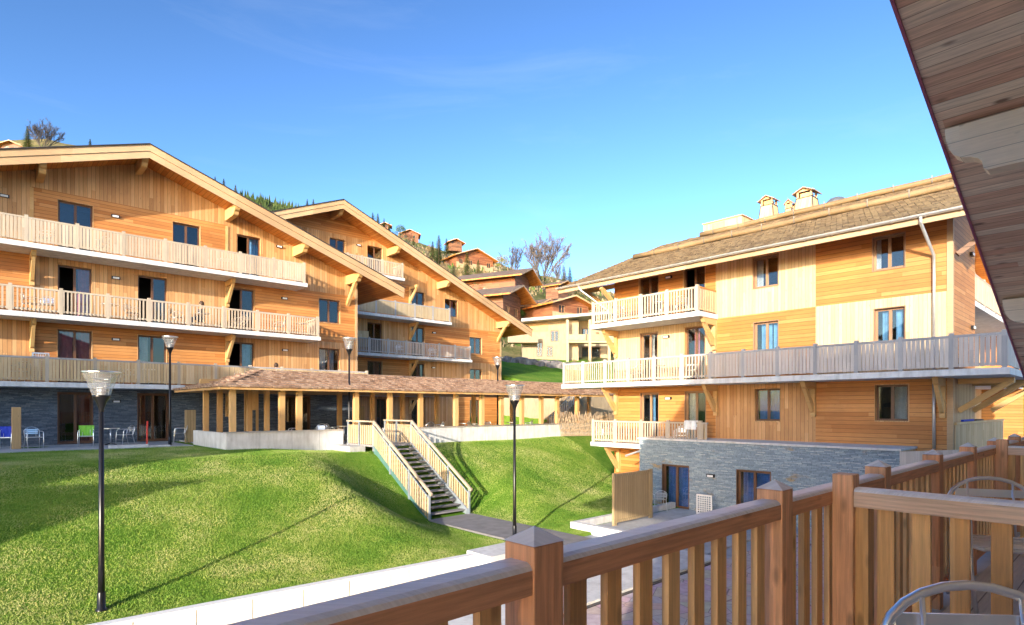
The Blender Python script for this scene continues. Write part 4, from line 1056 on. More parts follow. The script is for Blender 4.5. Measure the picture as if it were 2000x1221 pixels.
def purlinD(x):
    b = MB(); zt = zs(x) - .05 * dsl; h = .60 * KD; w = .22 * KD; y0, L = -1.6, RD - .08
    p = [(y0, zt - h), (L - .50, zt - h), (L - .46, zt - h + .03), (L - .44, zt - h + .14), (L - .40, zt - h + .20), (L - .32, zt - h + .24), (L - .20, zt - h + .27), (L - .11, zt - h + .34), (L - .05, zt - h + .44), (L - .01, zt - .16), (L, zt - .003), (y0, zt - .003)]
    b.prism(p, lambda q, t: (t, q[0], q[1] - dsl * (t - x) * 0), x - w / 2, x + w / 2, 'beam_near'); b.build('purlin', D)
for x in (-8.4, -3.4, 1.7, 5.75, 10.95, 16.15, 20.6): purlinD(x)
holeD = [(-x - .7, -x + .7, DK, DK + 2.15) for x in (.3, 4.2, 8.6, -5)]
b = MB(); wall(b, fD, -20.0, 8.4, -4.4, 12, holeD, lambda a, z: 'near_wall', clips=[lambda p: zD(-p[0]) + .08 - p[1], lambda p: (zD(RXD) + .08 - dsl * (RXD + p[0])) - p[1]]); b.build('front_wall', D)
for h in holeD: window(D, fD, *h, name='balcony_door', cur=('white_curtain', [(.1, .5)]))
b = MB()
for x in (-8.4, 20.0): b.poly([(x, -1.6, -4.4), (x, -14, -4.4), (x, -14, zs(x) + .1), (x, -1.6, zs(x) + .1)], 'cladding_level')
b.poly([(-8.4, -14, -4.4), (20, -14, -4.4), (20, -14, .9), (RXD, -14, 7.6), (-8.4, -14, 3.8)], 'cladding_level'); b.build('side_wall', D)
b = MB(); b.box(-6, 15.8, -1.597, 1.1, DK - .18, DK - .03, 'concrete_grey'); b.box(-6, 15.8, -1.596, .90, DK - .028, DK, 'deck_wood'); b.build('balcony_deck', D)

RL = thing('balcony_railing', (1, .99, DK), 'reddish larch balcony railing with pyramid capped posts running along the foreground', 'railing')
def dpost(x, y, parent, zt=-.315, cap=True, h=.05):
    b = MB(); b.box(x - h, x + h, y - h, y + h, DK - .1, zt, 'larch_post')
    po = b.build('post', parent, bevel=.004)
    if cap:
        b = MB(); e = h + .002; z0 = zt + .0015
        b.poly([(x - e, y - e, z0), (x + e, y - e, z0), (x + e, y + e, z0), (x - e, y + e, z0)][::-1], 'bleached_skylit')
        for (a, c) in (((-e, -e), (e, -e)), ((e, -e), (e, e)), ((e, e), (-e, e)), ((-e, e), (-e, -e))): b.poly([(x + a[0], y + a[1], z0), (x + c[0], y + c[1], z0), (x, y, z0 + .034)], 'bleached_skylit')
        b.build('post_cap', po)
YR = .99; PX = [-1.6, -.33, .99, 2.32, 3.62, 4.82, 5.98, 7.2, 8.45, 9.7, 10.95, 12.2, 13.4]
for i, x in enumerate(PX): dpost(x, YR, RL)
def rail_seg(p0, p1, parent, w=.09, h=.072, zt=-.352, mat='larch_rail', top='bleached_skylit', name='top_rail'):
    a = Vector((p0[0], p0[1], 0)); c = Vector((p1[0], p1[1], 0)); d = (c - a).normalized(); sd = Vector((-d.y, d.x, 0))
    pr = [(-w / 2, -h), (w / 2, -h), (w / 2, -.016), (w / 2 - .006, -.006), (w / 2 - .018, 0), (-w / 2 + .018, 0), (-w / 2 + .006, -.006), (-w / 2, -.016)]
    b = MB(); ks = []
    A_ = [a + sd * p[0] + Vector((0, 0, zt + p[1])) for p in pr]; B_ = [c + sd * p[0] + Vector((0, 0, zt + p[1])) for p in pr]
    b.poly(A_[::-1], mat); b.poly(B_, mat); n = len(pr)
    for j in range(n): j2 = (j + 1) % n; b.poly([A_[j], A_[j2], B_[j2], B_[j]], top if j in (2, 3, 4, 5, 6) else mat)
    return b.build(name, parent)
for i in range(len(PX) - 1):
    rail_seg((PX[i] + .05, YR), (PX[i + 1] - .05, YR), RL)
    rail_seg((PX[i] + .05, YR), (PX[i + 1] - .05, YR), RL, w=.07, h=.06, zt=DK + .12, top='larch_rail', name='bottom_rail')
    n = 8; st = (PX[i + 1] - PX[i]) / (n + 1)
    if PX[i] < -1: continue
    for k in range(1, n + 1):
        x = PX[i] + st * k; b = MB(); b.box(x - .031, x + .031, YR - .012, YR + .012, DK + .121, -.425, 'larch_baluster'); b.build('baluster', RL)
for xd, lab in ((2.85, 'larch divider railing with a knotty pale top rail between the near balcony bays'), (7.0, 'far larch divider railing closing the next balcony bay')):
    DV = thing('divider_railing', (xd, 0, DK), lab, 'railing')
    dpost(xd, YR - .085, DV, zt=-.29, cap=False, h=.042)
    rail_seg((xd, YR - .13), (xd, -1.5), DV, w=.085, h=.082, zt=-.345, mat='larch_divider', top='bleached_skylit')
    rail_seg((xd, YR - .13), (xd, -1.5), DV, w=.07, h=.06, zt=DK + .12, mat='larch_rail', top='larch_rail', name='bottom_rail')
    y = .874
    while y > -1.4:
        if y < .85 or True:
            yy = y - .03 if y > .84 else y
            b = MB(); b.box(xd - .012, xd + .012, yy - .031, yy + .031, DK + .121, -.428, 'larch_baluster'); b.build('baluster', DV)
        y -= .126
put_chair((1.81, .13, DK), R(133), 'polished aluminium armchair in the bottom right corner, cut by the frame', near=True)
put_chair((4.98, .62, DK), R(116), 'aluminium slatted armchair behind the divider railing on the next balcony bay', near=True)
put_table((5.75, .25, DK), 'round aluminium table behind the armchair on the next balcony bay')
put_chair((7.9, .45, DK), R(100), 'aluminium armchair beyond the far divider railing', near=True)

# ================================================================== FURNITURE AROUND THE BUILDINGS
z0 = PLAT + .03
def gp(px, Y): return xY(px, Y)
c1 = put_chair((gp(10, 30.2), 30.2, z0), R(160), 'aluminium armchair with a blue towel at the left edge of the slate terrace')
c2 = put_chair((gp(66, 29.9), 29.9, z0), R(190), 'plain aluminium armchair beside the short timber post on the slate terrace')
c3 = put_chair((gp(168, 29.6), 29.6, z0), R(170), 'aluminium armchair with a green towel on its back')
c4 = put_chair((gp(244, 30.2), 30.2, z0), R(110), 'aluminium armchair beside the terrace table, turned sideways')
c5 = put_chair((gp(351, 30.2), 30.2, z0), R(80), 'aluminium armchair against the low timber screen by the pavilion')
put_table((gp(216, 30.4), 30.4, z0), 'round table on the slate terrace right of the green towel chair')
def towel(ch, mat, lab, nm='towel'):
    x, y, z = ch.location; a = ch.rotation_euler.z
    b = MB(); rot = lambda p: (x + p[0] * math.cos(a) - p[1] * math.sin(a), y + p[0] * math.sin(a) + p[1] * math.cos(a), z + p[2])
    prof_ = [(-.255, .44), (-.262, .60), (-.275, .78), (-.29, .865), (-.31, .868), (-.33, .84), (-.325, .7), (-.32, .5)]
    for i in range(len(prof_) - 1):
        for k in range(8):
            x0 = -.26 + k * .065; x1 = x0 + .065; w0 = .008 * math.sin(k * 2.3 + i); w1 = .008 * math.sin((k + 1) * 2.3 + i)
            w2 = .008 * math.sin(k * 2.3 + i + 1); w3 = .008 * math.sin((k + 1) * 2.3 + i + 1)
            b.poly([rot((x0, prof_[i][0] + w0, prof_[i][1])), rot((x1, prof_[i][0] + w1, prof_[i][1])), rot((x1, prof_[i + 1][0] + w3, prof_[i + 1][1])), rot((x0, prof_[i + 1][0] + w2, prof_[i + 1][1]))], mat)
    tag(b.build(nm), lab, 'towel')
towel(c1, 'blue_cloth', 'blue towel draped over the chair at the left edge'); towel(c3, 'green_cloth', 'bright green towel over the back of a terrace chair')
b = MB(); x = gp(32, 29.8); b.box(x - .14, x + .14, 29.7, 29.95, z0, z0 + 1.62, 'column_wood'); tag(b.build('timber_post', bevel=.02), 'short stout timber post standing on the slate terrace at far left', 'post')
b = MB(); b.box(gp(361, 30), gp(382, 30), 29.97, 30.03, z0, z0 + 1.5, 'screen_wood'); tag(b.build('timber_screen'), 'low boarded timber screen at the left end of the pavilion', 'screen')
p = pt(287, 868, 25.6); b = MB(); b.tube([(p.x, p.y, ground(p.x, p.y)), (p.x + .02, p.y, ground(p.x, p.y) + 1.05)], .035, 'red_paint', 8); tag(b.build('marker_stake'), 'thin red marker stake at the edge of the lawn', 'stake')
b = MB(); b.box(gp(212, 28.0), gp(288, 28.0), 27.8, 28.0, PLAT - .1, PLAT + .14, 'concrete_white'); b.box(gp(290, 28.0), gp(330, 28.0), 27.8, 28.0, PLAT - .1, PLAT + .08, 'concrete_white'); tag(b.build('terrace_kerb'), 'pale concrete kerb between the left lawn and the slate terrace', 'kerb')
lvn = ['ground', 'first', 'second', 'third']
k = 0
for lv, pxs in ((2, (60, 92, 215, 258, 345, 396, 470, 545, 590)), (1, (40, 250, 290, 470, 560, 640)), (3, (90, 200, 440))):
    for j, px in enumerate(pxs):
        rel = {0: 'leftmost', len(pxs) - 1: 'rightmost'}.get(j, ['', 'second', 'third', 'fourth', 'fifth', 'sixth', 'seventh', 'eighth', 'ninth'][j] + ' from left')
        if j % 3 == 2: put_table((gp(px, 31.2), 31.2, FL[lv]), 'round table, %s along the %s floor balcony of the left chalet' % (rel, lvn[lv]), 'furniture on the left chalet balconies')
        else: put_chair((gp(px, 31.2), 31.2, FL[lv]), R(random.choice((80, -80, 170, 20))), 'aluminium chair, %s along the %s floor balcony of the left chalet' % (rel, lvn[lv]), 'furniture on the left chalet balconies')
for j, px in enumerate((575, 628, 650, 672, 835, 855, 908, 925, 958, 1000, 1030)):
    Y = 25.6; nm = ['leftmost', 'second', 'third', 'fourth', 'fifth', 'sixth', 'seventh', 'eighth', 'ninth', 'tenth', 'rightmost'][j]
    if j in (3, 6, 9): put_table((gp(px, Y), Y, PLAT + .06), 'round table under the pavilion, %s piece of its row of furniture' % nm, 'furniture under the pavilion')
    else: put_chair((gp(px, Y), Y, PLAT + .06), R(80 + 70 * j), 'aluminium chair under the pavilion, %s piece of its row of furniture' % nm, 'furniture under the pavilion')
for j, (px, z, side) in enumerate(((780, 3.86, 'left'), (845, 3.86, 'right'))):
    put_chair((gp(px, 37.5), 37.5, z), R(160), 'aluminium chair on the middle chalet balcony behind open pickets, %s one of two' % side, 'chairs on the middle chalet balcony')
for j, (px, z, w) in enumerate(((1215, 3.98, 'upper'), (1330, 3.98, 'upper'), (1240, 1.18, 'middle'), (1350, 1.18, 'middle'), (1190, -1.62, 'lower'), (1330, -1.62, 'lower'))):
    y = yX(px, 22.7); put_chair((22.7, y, z), R(-90 + 40 * j), 'aluminium chair on the %s balcony of the right chalet, %s one of two' % (w, 'left' if j % 2 == 0 else 'right'), 'chairs on the right chalet balconies')
y = yX(1285, 22.7); put_table((22.7, y, 1.18), 'round table on the middle balcony of the right chalet between two chairs'); put_table((22.7, yX(1290, 22.7), 3.98), 'round table on the upper balcony of the right chalet between two chairs')
# white towel on lower balcony rail, plastic grille chair back on the terrace, white lounger on A
b = MB(); ya, yb = yX(1360, 22.0), yX(1336, 22.0)
for i in range(6):
    y0 = ya + (yb - ya) * i / 6; y1 = ya + (yb - ya) * (i + 1) / 6; s = .02 * math.sin(i * 2)
    for (o0, h0, o1, h1) in ((.08, -.30, .085, .06), (.085, .06, -.06, .08), (-.06, .08, -.08, -.2)):
        b.poly([(22.08 - o0 + s, y0, CF[0] + 1.03 + h0), (22.08 - o0 - s, y1, CF[0] + 1.03 + h0), (22.08 - o1 - s, y1, CF[0] + 1.03 + h1), (22.08 - o1 + s, y0, CF[0] + 1.03 + h1)], 'white_cloth')
tag(b.build('towel'), 'white towel hung over the lower balcony rail of the right chalet', 'towel')
def grille(name, fr, a0, a1, z0, z1, o, lab, cat, parts='grille'):
    b = MB(); fr.box(b, a0, a1, o, o + .03, z1 - .06, z1, 'white_paint'); fr.box(b, a0, a1, o, o + .03, z0, z0 + .06, 'white_paint'); fr.box(b, a0, a0 + .05, o, o + .03, z0 + .06, z1 - .06, 'white_paint'); fr.box(b, a1 - .05, a1, o, o + .03, z0 + .06, z1 - .06, 'white_paint')
    n = 6; 
    for i in range(1, n): a = a0 + .05 + (a1 - a0 - .1) * i / n; fr.box(b, a - .012, a + .012, o + .008, o + .024, z0 + .06, z1 - .06, 'white_paint')
    m = max(2, int((z1 - z0) / .09))
    for i in range(1, m): z = z0 + .06 + (z1 - z0 - .12) * i / m; fr.box(b, a0 + .05, a1 - .05, o + .004, o + .02, z - .012, z + .012, 'white_paint')
    return tag(b.build(name), lab, cat)
grille('sun_lounger', fK, ak(1376), ak(1406), -4.14, (HY - 968) / F * dX(1391, 21), .6, 'white plastic sun lounger stood on end against the slate block', 'sun lounger')
grille('drying_rack', fA, gp(62, 31.3), gp(96, 31.3), FL[1] + .1, (HY - 689) / F * dY(80, 31.3), .75, 'white slatted rack leaning behind the first floor railing of the left chalet', 'rack')
cw = put_chair((20.6, yX(1287, 20.6), -4.14), R(-40), 'white armchair on the terrace by the left door of the slate block')
b = MB(); b.box(24.8, 26.6, 4.22, 4.42, -.465, -.40, 'blue_cloth'); b.box(27.0, 28.4, 4.22, 4.42, -.465, -.42, 'shirt_dark'); tag(b.build('drying_clothes', bevel=.02), 'dark clothes lying over the ground floor rail at the corner of the right chalet', 'clothes')

# ================================================================== PEOPLE (seated on the balconies of A)
def skin(name, verts, edges, radii, mat, parent, root=0):
    me = bpy.data.meshes.new(name); me.from_pydata(verts, edges, []); me.materials.append(MATS[mat])
    o = bpy.data.objects.new(name, me); COL.objects.link(o); o.parent = parent
    m = o.modifiers.new('skin', 'SKIN'); m.use_smooth_shade = True
    for i, r in enumerate(radii): me.skin_vertices[0].data[i].radius = (r, r)
    me.skin_vertices[0].data[root].use_root = True
    o.modifiers.new('sub', 'SUBSURF').levels = 1; o.modifiers['sub'].render_levels = 1
    return o
def person(loc, rz, label, shirt):
    o = thing('person', loc, label, 'person', rz=rz)
    V = [(0, 0, .52), (0, 0, .70), (0, -.02, .92), (0, -.01, 1.06), (0, .01, 1.16), (0, .02, 1.27),
         (-.1, .05, .50), (-.12, .45, .50), (-.12, .47, .06), (-.12, .60, .03), (.1, .05, .50), (.12, .45, .50), (.12, .47, .06), (.12, .60, .03),
         (-.19, -.01, .96), (-.24, .06, .70), (-.17, .28, .66), (-.14, .36, .66), (.19, -.01, .96), (.24, .06, .70), (.17, .28, .66), (.14, .36, .66)]
    E = [(0, 1), (1, 2), (2, 3), (3, 4), (4, 5), (0, 6), (6, 7), (7, 8), (8, 9), (0, 10), (10, 11), (11, 12), (12, 13), (2, 14), (14, 15), (15, 16), (16, 17), (2, 18), (18, 19), (19, 20), (20, 21)]
    Rr = [.14, .13, .13, .055, .085, .095, .09, .065, .045, .035, .09, .065, .045, .035, .06, .045, .035, .03, .06, .045, .035, .03]
    skin('body', V, E, Rr, 'skin', o)
    skin('shirt', [V[i] for i in (0, 1, 2, 14, 15, 18, 19)], [(0, 1), (1, 2), (2, 3), (3, 4), (2, 5), (5, 6)], [.155, .148, .145, .075, .06, .075, .06], shirt, o)
    skin('trousers', [V[i] for i in (0, 6, 7, 8, 10, 11, 12)], [(0, 1), (1, 2), (2, 3), (0, 4), (4, 5), (5, 6)], [.15, .1, .078, .06, .1, .078, .06], 'trousers', o)
    b = MB(); b.lathe([(.001, .13), (.06, .115), (.1, .05), (.112, -.02), (.1, -.09), (.08, -.12)], 'hair_brown', (0, -.02, 1.25), 12)
    h = b.build('hair'); h.parent = o
    b = MB(); b.tube([(-.035, .11, 1.25), (-.03, .118, 1.25)], .012, 'dark_trim', 5); b.tube([(.03, .118, 1.25), (.035, .11, 1.25)], .012, 'dark_trim', 5); b.tube([(0, .10, 1.25), (0, .128, 1.215)], [.01, .018], 'skin', 5)
    h = b.build('face'); h.parent = o
    return o
person((gp(393, 31.1), 31.1, FL[2] - .05), R(100), 'person with brown hair seated behind the second floor railing of the left chalet', 'shirt_dark')
person((gp(540, 31.1), 31.1, FL[1] - .05), R(-100), 'person seated behind the first floor railing above the pavilion roof, only the head showing', 'white_cloth')

# ================================================================== VEGETATION AND HOUSES ON THE HILL
def ray_ground(px, py, d0=62, d1=240):
    d = d0
    while d < d1:
        p = pt(px, py, d)
        if ground(p.x, p.y) >= p.z: return d
        d += .5
    return None
def conifer_mesh(seed, h=10, mat='needles'):
    rnd = random.Random(seed); root = bpy.data.objects.new('conifer_tree', None); COL.objects.link(root)
    b = MB(); b.tube([(0, 0, -.5), (0, 0, h * .5), (0, 0, h * .97)], [.18, .11, .02], 'bark', 6); b.build('trunk', root)
    b = MB(); z = h * .07
    while z < h * .99:
        f = 1 - z / h; rad = h * .27 * (f ** .85) * rnd.uniform(.8, 1.12) + .1; n = int(6 + 7 * f)
        for k in range(n):
            a = 2 * math.pi * k / n + rnd.uniform(-.3, .3); L = rad * rnd.uniform(.72, 1.1); dr_ = -.28 * L
            ca, sa = math.cos(a), math.sin(a)
            for q in range(5):
                t = (q + 1) / 5; c = Vector((ca * L * t, sa * L * t, z + dr_ * t * t + rnd.uniform(-.05, .05))); w = .34 * (1.2 - t * .75) * (.6 + rad * .3)
                for s in (-1, 1):
                    side = Vector((-sa, ca, 0)) * s * w + Vector((ca, sa, 0)) * w * .45 + Vector((0, 0, rnd.uniform(-.28, -.05) * w * 1.4))
                    b.poly([c + Vector((0, 0, .06)), c + Vector((ca, sa, 0)) * -w * .5, c + side], mat)
                b.poly([c + Vector((-sa, ca, 0)) * w * .25, c - Vector((-sa, ca, 0)) * w * .25, c + Vector((ca * w * .9, sa * w * .9, -.12 * w))], mat)
        z += h * .033
    b.build('crown', root)
    return root
conA = conifer_mesh(1); conB = conifer_mesh(2, mat='needles_light'); conC = conifer_mesh(3)
def broad_mesh(seed, mat, h=6):
    rnd = random.Random(seed); root = bpy.data.objects.new('broadleaf_tree', None); COL.objects.link(root)
    b = MB(); b.tube([(0, 0, -.5), (.1, 0, h * .35), (0, .1, h * .6)], [.16, .1, .05], 'bark', 6)
    for k in range(6): a = k * 1.05; b.tube([(.1, 0, h * .3), (math.cos(a) * h * .2, math.sin(a) * h * .2, h * .65)], [.06, .02], 'bark', 4)
    b.build('trunk', root); b = MB()
    cl = [(Vector((rnd.uniform(-1, 1), rnd.uniform(-1, 1), rnd.uniform(-.7, 1))) * h * .26 + Vector((0, 0, h * .6)), rnd.uniform(.1, .2) * h) for _ in range(13)]
    for c, r in cl:
        for _ in range(85):
            v = Vector((rnd.gauss(0, 1), rnd.gauss(0, 1), rnd.gauss(0, 1))).normalized() * r * rnd.uniform(.5, 1.05); p = c + v; s = h * .028
            u = Vector((rnd.gauss(0, 1), rnd.gauss(0, 1), rnd.gauss(0, 1))).normalized(); w = u.orthogonal().normalized()
            b.poly([p - u * s, p + w * s * .7, p + u * s], mat)
    b.build('crown', root); return root
brY = broad_mesh(5, 'leaf_yellow'); brG = broad_mesh(6, 'leaf_green'); brD = broad_mesh(8, 'dry_brush')
def bare_mesh(seed, h=12, fan=.55, stems=7):
    rnd = random.Random(seed); root = bpy.data.objects.new('bare_tree', None); COL.objects.link(root)
    tr = MB(); cr = MB(); tr.tube([(0, 0, -.6), (.05, 0, .5), (0, 0, h * .16)], [.3, .22, .2], 'bark_pale', 7)
    def grow(p, d, L, r, lv):
        n = 3; pts = [p]; dd = d
        for k in range(n):
            dd = (dd + Vector((rnd.uniform(-1, 1), rnd.uniform(-1, 1), rnd.uniform(-.1, .5))) * .11).normalized(); pts.append(pts[-1] + dd * L / n)
        mb = tr if lv == 0 else cr
        mb.tube(pts, [r, r * .85, r * .7, r * .55], 'bark_pale' if lv < 2 else 'twig_haze', 5 if lv < 1 else 3, caps=False)
        if lv >= 4: return
        for q in range(4 if lv < 3 else 5):
            t = rnd.uniform(.35, 1.0); k = min(n - 1, int(t * n)); o_ = pts[k].lerp(pts[k + 1], t * n - k) if t < 1 else pts[-1]
            nd = (dd + Vector((rnd.uniform(-1, 1), rnd.uniform(-1, 1), rnd.uniform(-.15, .55))) * .5).normalized(); grow(o_, nd, L * rnd.uniform(.45, .68), max(r * .5, .022), lv + 1)
    for k in range(stems):
        a = 2 * math.pi * k / stems + rnd.uniform(-.3, .3); f = fan * rnd.uniform(.35, 1.0)
        grow(Vector((0, 0, h * rnd.uniform(.02, .15))), Vector((math.cos(a) * f, math.sin(a) * f, 1)).normalized(), h * rnd.uniform(.42, .52), .13, 0)
    tr.build('trunk', root); cr.build('crown', root); return root
baA = bare_mesh(11, fan=.8, stems=12); baB = bare_mesh(12, fan=.35, stems=4)
firstuse = {}
def plant(src, hsrc, px, py, H_px, label, cat, group=None, d=None, z=None):
    """base at pixel (px,py) on the hill, H_px tall in the photograph"""
    if d is None: d = ray_ground(px, py) or 225
    p = pt(px, py, d); zz = ground(p.x, p.y) if z is None else z
    o = src if id(src) not in firstuse else copy_tree(src); firstuse[id(src)] = 1
    s = H_px / F * d / hsrc; o.location = (p.x, p.y, zz - .3); o.scale = (s, s, s); o.rotation_euler = (0, 0, random.uniform(0, 6)); tag(o, label, cat, group); return o
G1 = 'trees on the hillside'
plant(conA, 10, 857, 518, 62, 'tall dark spruce standing left of the wide hilltop chalet', 'tree', G1)
plant(conC, 10, 872, 505, 42, 'shorter spruce just right of the tall dark spruce on the hill', 'tree', G1)
plant(conB, 10, 912, 552, 64, 'light green spruce in front of the wide hilltop chalet, left one of a pair', 'tree', G1)
plant(conB, 10, 934, 556, 52, 'light green spruce in front of the wide hilltop chalet, right one of a pair', 'tree', G1)
plant(conA, 10, 1102, 560, 42, 'slim dark spruce right of the big bare tree, left of two', 'tree', G1)
plant(conA, 10, 1113, 562, 44, 'slim dark spruce right of the big bare tree, right of two', 'tree', G1)
plant(baA, 12, 1060, 566, 108, 'big bare deciduous tree with a wide fan of twigs against the sky', 'tree', G1)
plant(baB, 12, 1006, 556, 86, 'slender bare tree left of the big bare tree', 'tree', G1)
plant(baB, 12, 1092, 566, 60, 'small bare tree between the big bare tree and the slim spruces', 'tree', G1)
plant(brY, 6, 980, 530, 34, 'yellow green bushy tree at the right end of the wide hilltop chalet', 'tree', G1)
plant(brG, 6, 782, 466, 28, 'rounded green tree on the ridge beside the small ridge chalet', 'tree', G1)
plant(brG, 6, 1010, 640, 44, 'green shrub below the dark gabled chalet, above the beige house', 'shrub', G1)
plant(brG, 6, 985, 610, 34, 'green shrub beside the roof of the middle chalet', 'shrub', G1)
plant(brY, 6, 1075, 572, 24, 'yellowish columnar shrub between the hillside houses', 'shrub', G1)
plant(brD, 6, 1042, 552, 28, 'dry brown shrub under the bare trees, left one', 'shrub', G1)
plant(brD, 6, 1080, 558, 26, 'dry brown shrub under the bare trees, right one', 'shrub', G1)
plant(brD, 6, 838, 500, 26, 'dry brown shrub left of the tall dark spruce', 'shrub', G1)
plant(brD, 6, 890, 545, 24, 'dry brown shrub below the wide hilltop chalet', 'shrub', G1)
plant(brD, 6, 965, 545, 22, 'dry brown shrub right below the wide hilltop chalet', 'shrub', G1)
for i, (src, px, py, h, lab) in enumerate(((conA, 886, 560, 46, 'dark spruce below the wide hilltop chalet at its left'), (conC, 955, 575, 40, 'dark spruce between the little brown roofed chalet and the red brown one'), (conB, 973, 560, 36, 'light spruce above the red brown chalet roof at its left'), (conA, 845, 512, 44, 'spruce left of the tall dark spruce, its foot hidden by the roof'), (conC, 1125, 600, 40, 'spruce behind the orange timber chalet'), (conB, 1140, 640, 34, 'light spruce in front of the orange timber chalet'), (conA, 1043, 640, 34, 'dark spruce in the gap above the beige house'))):
    plant(src, 10, px, py, h, lab, 'tree', G1)
for i, (px, py, h, w_) in enumerate(((865, 535, 26, 'first'), (902, 540, 26, 'second'), (925, 575, 26, 'third'), (960, 590, 24, 'fourth'), (1030, 560, 30, 'fifth'), (1062, 566, 30, 'sixth'), (1095, 590, 26, 'seventh'), (1120, 580, 24, 'eighth'), (1010, 655, 30, 'ninth'), (990, 640, 30, 'tenth'))):
    plant((brD, brG)[i % 3 == 2], 6, px, py, h, 'hillside shrub, %s from the left or top among the houses' % w_, 'shrub', G1)
# ridge trees behind the left chalet
plant(conB, 10, 54, 300, 60, 'light green spruce on the ridge above the left chalet roof', 'tree', G1, d=150, z=150 * .43)
plant(baA, 12, 84, 300, 66, 'pale frosted bare tree on the ridge above the left chalet roof', 'tree', G1, d=150, z=150 * .43)
plant(conC, 10, 176, 300, 34, 'small lone spruce poking above the left chalet roof', 'tree', G1, d=190, z=190 * .43)
for i, (px, py, h) in enumerate(((437, 380, 34), (460, 388, 30), (420, 368, 26), (600, 410, 24), (612, 412, 26), (626, 414, 20), (728, 436, 24), (738, 440, 26), (750, 446, 22), (760, 450, 18), (808, 478, 18))):
    d = 180; plant((conC, conB, conA)[i % 3], 10, px, py, h, 'ridge line spruce, %s from the left above the left and middle chalet roofs' % ['second', 'third', 'first', 'fourth', 'fifth', 'sixth', 'seventh', 'eighth', 'ninth', 'tenth', 'eleventh'][i], 'tree', G1, d=d, z=(HY - py) / F * d)

def house(px, py, wpx, hpx, face, label, mats, d=None, roofm='roof_far', sl_=.42, base='render_cream', depth=None, overh=.9, ext=.0):
    """gabled house; (px,py) base centre of its front; face = heading in degrees the gable looks to"""
    if d is None: d = ray_ground(px, py) or 200
    c = pt(px, py, d); a = R(face); n = Vector((math.cos(a), math.sin(a), 0)); u = Vector((0, 0, 1)).cross(n)
    w = wpx / F * d; H = hpx / F * d; dp = depth or w * .8; zb = c.z - 1.5
    o = thing('hillside_chalet', (c.x, c.y, c.z), label, 'house', 'houses on the hillside')
    H = max(H, w * .5 * sl_ + 1.5); eave = H - w * .5 * sl_
    fr = Fr((c.x, c.y, 0), (u.x, u.y, 0))
    if (fr.n - n).length > .1: fr = Fr((c.x, c.y, 0), (-u.x, -u.y, 0))
    upper, = mats,
    if hpx < 30: base = upper
    b = MB(); w2 = w / 2
    wins = []
    nf = max(1, int(eave / 2.6))
    for f_ in range(nf):
        zf = c.z + f_ * 2.6 + .35; k = max(2, int(w / 2.6))
        for i in range(k):
            if (i + f_) % 3 == 2 and k > 3: continue
            a0 = -w2 + w * (i + .5) / k - .55; wins.append((a0, a0 + 1.1, zf + (.5 if f_ == 0 else .1), zf + 1.7))
    cl = [lambda p: (c.z + H - sl_ * p[0]) - p[1], lambda p: (c.z + H + sl_ * p[0]) - p[1]]
    wall(b, fr, -w2, w2, zb, c.z + H, wins, lambda a_, z: base if z < c.z + min(2.4, eave * .45) else upper, zb=[c.z + min(2.4, eave * .45)], clips=cl)
    b.build('front_wall', o)
    b = MB()
    for s in (-w2, w2): b.poly([fr.p(s, 0, zb), fr.p(s, -dp, zb), fr.p(s, -dp, c.z + eave), fr.p(s, 0, c.z + eave)], upper)
    b.poly([fr.p(-w2, -dp, zb), fr.p(w2, -dp, zb), fr.p(w2, -dp, c.z + eave), fr.p(0, -dp, c.z + H), fr.p(-w2, -dp, c.z + eave)], upper); b.build('side_wall', o)
    for (a0, a1, z0_, z1_) in wins:
        q = MB(); fr.box(q, a0, a1, -.1, -.04, z0_, z0_ + .08, 'light_frame'); fr.box(q, a0, a1, -.1, -.04, z1_ - .08, z1_, 'light_frame'); fr.box(q, a0, a0 + .08, -.1, -.04, z0_ + .08, z1_ - .08, 'light_frame'); fr.box(q, a1 - .08, a1, -.1, -.04, z0_ + .08, z1_ - .08, 'light_frame'); fr.box(q, (a0 + a1) / 2 - .04, (a0 + a1) / 2 + .04, -.1, -.04, z0_ + .08, z1_ - .08, 'light_frame'); wf = q.build('window', o)
        q = MB(); q.poly([fr.p(a0, -.11, z0_), fr.p(a1, -.11, z0_), fr.p(a1, -.11, z1_), fr.p(a0, -.11, z1_)], 'dark_trim'); q.build('pane', wf)
    for sg in (-1, 1):
        b = MB(); e = w2 + overh; qz = [(0, c.z + H + .22), (sg * e, c.z + H + .22 - sl_ * e), (sg * e, c.z + H - sl_ * e), (0, c.z + H)]
        b.prism(qz, lambda p, t: fr.p(p[0], t, p[1]), overh + .3, -dp - .6, 'soffit_orange', 'fascia'); k = len(b.m) - 4; b.m[k] = b.mi(roofm); b.build('roof', o)
    if eave > 4:
        b = MB(); zf = c.z + 2.5; fr.box(b, -w2 * .95, w2 * .95, .003, 1.2, zf - .12, zf, 'beam'); fr.box(b, -w2 * .95, w2 * .95, 1.1, 1.18, zf + .85, zf + .95, 'beam')
        x = -w2 * .95
        while x < w2 * .95: fr.box(b, x, x + .14, 1.12, 1.15, zf, zf + .85, upper); x += .3
        b.build('balcony', o)
    b = MB(); b.tube([fr.p(w2 * .4, -dp * .5, c.z + H - 1), fr.p(w2 * .4, -dp * .5, c.z + H + .6)], .35, 'render_cream', 4); b.build('chimney', o)
    return o
house(928, 526, 84, 38, 262, 'wide gabled chalet high on the hill behind two light spruces', 'red_timber', sl_=.38)
house(800, 470, 34, 20, 240, 'small chalet on the ridge above the middle chalet roof', 'red_timber')
house(752, 448, 18, 11, 240, 'tiny chalet peeking over the roof slope at the ridge', 'dark_timber')
house(890, 482, 26, 12, 250, 'dark barn on the skyline above the wide hilltop chalet', 'dark_timber', d=205)
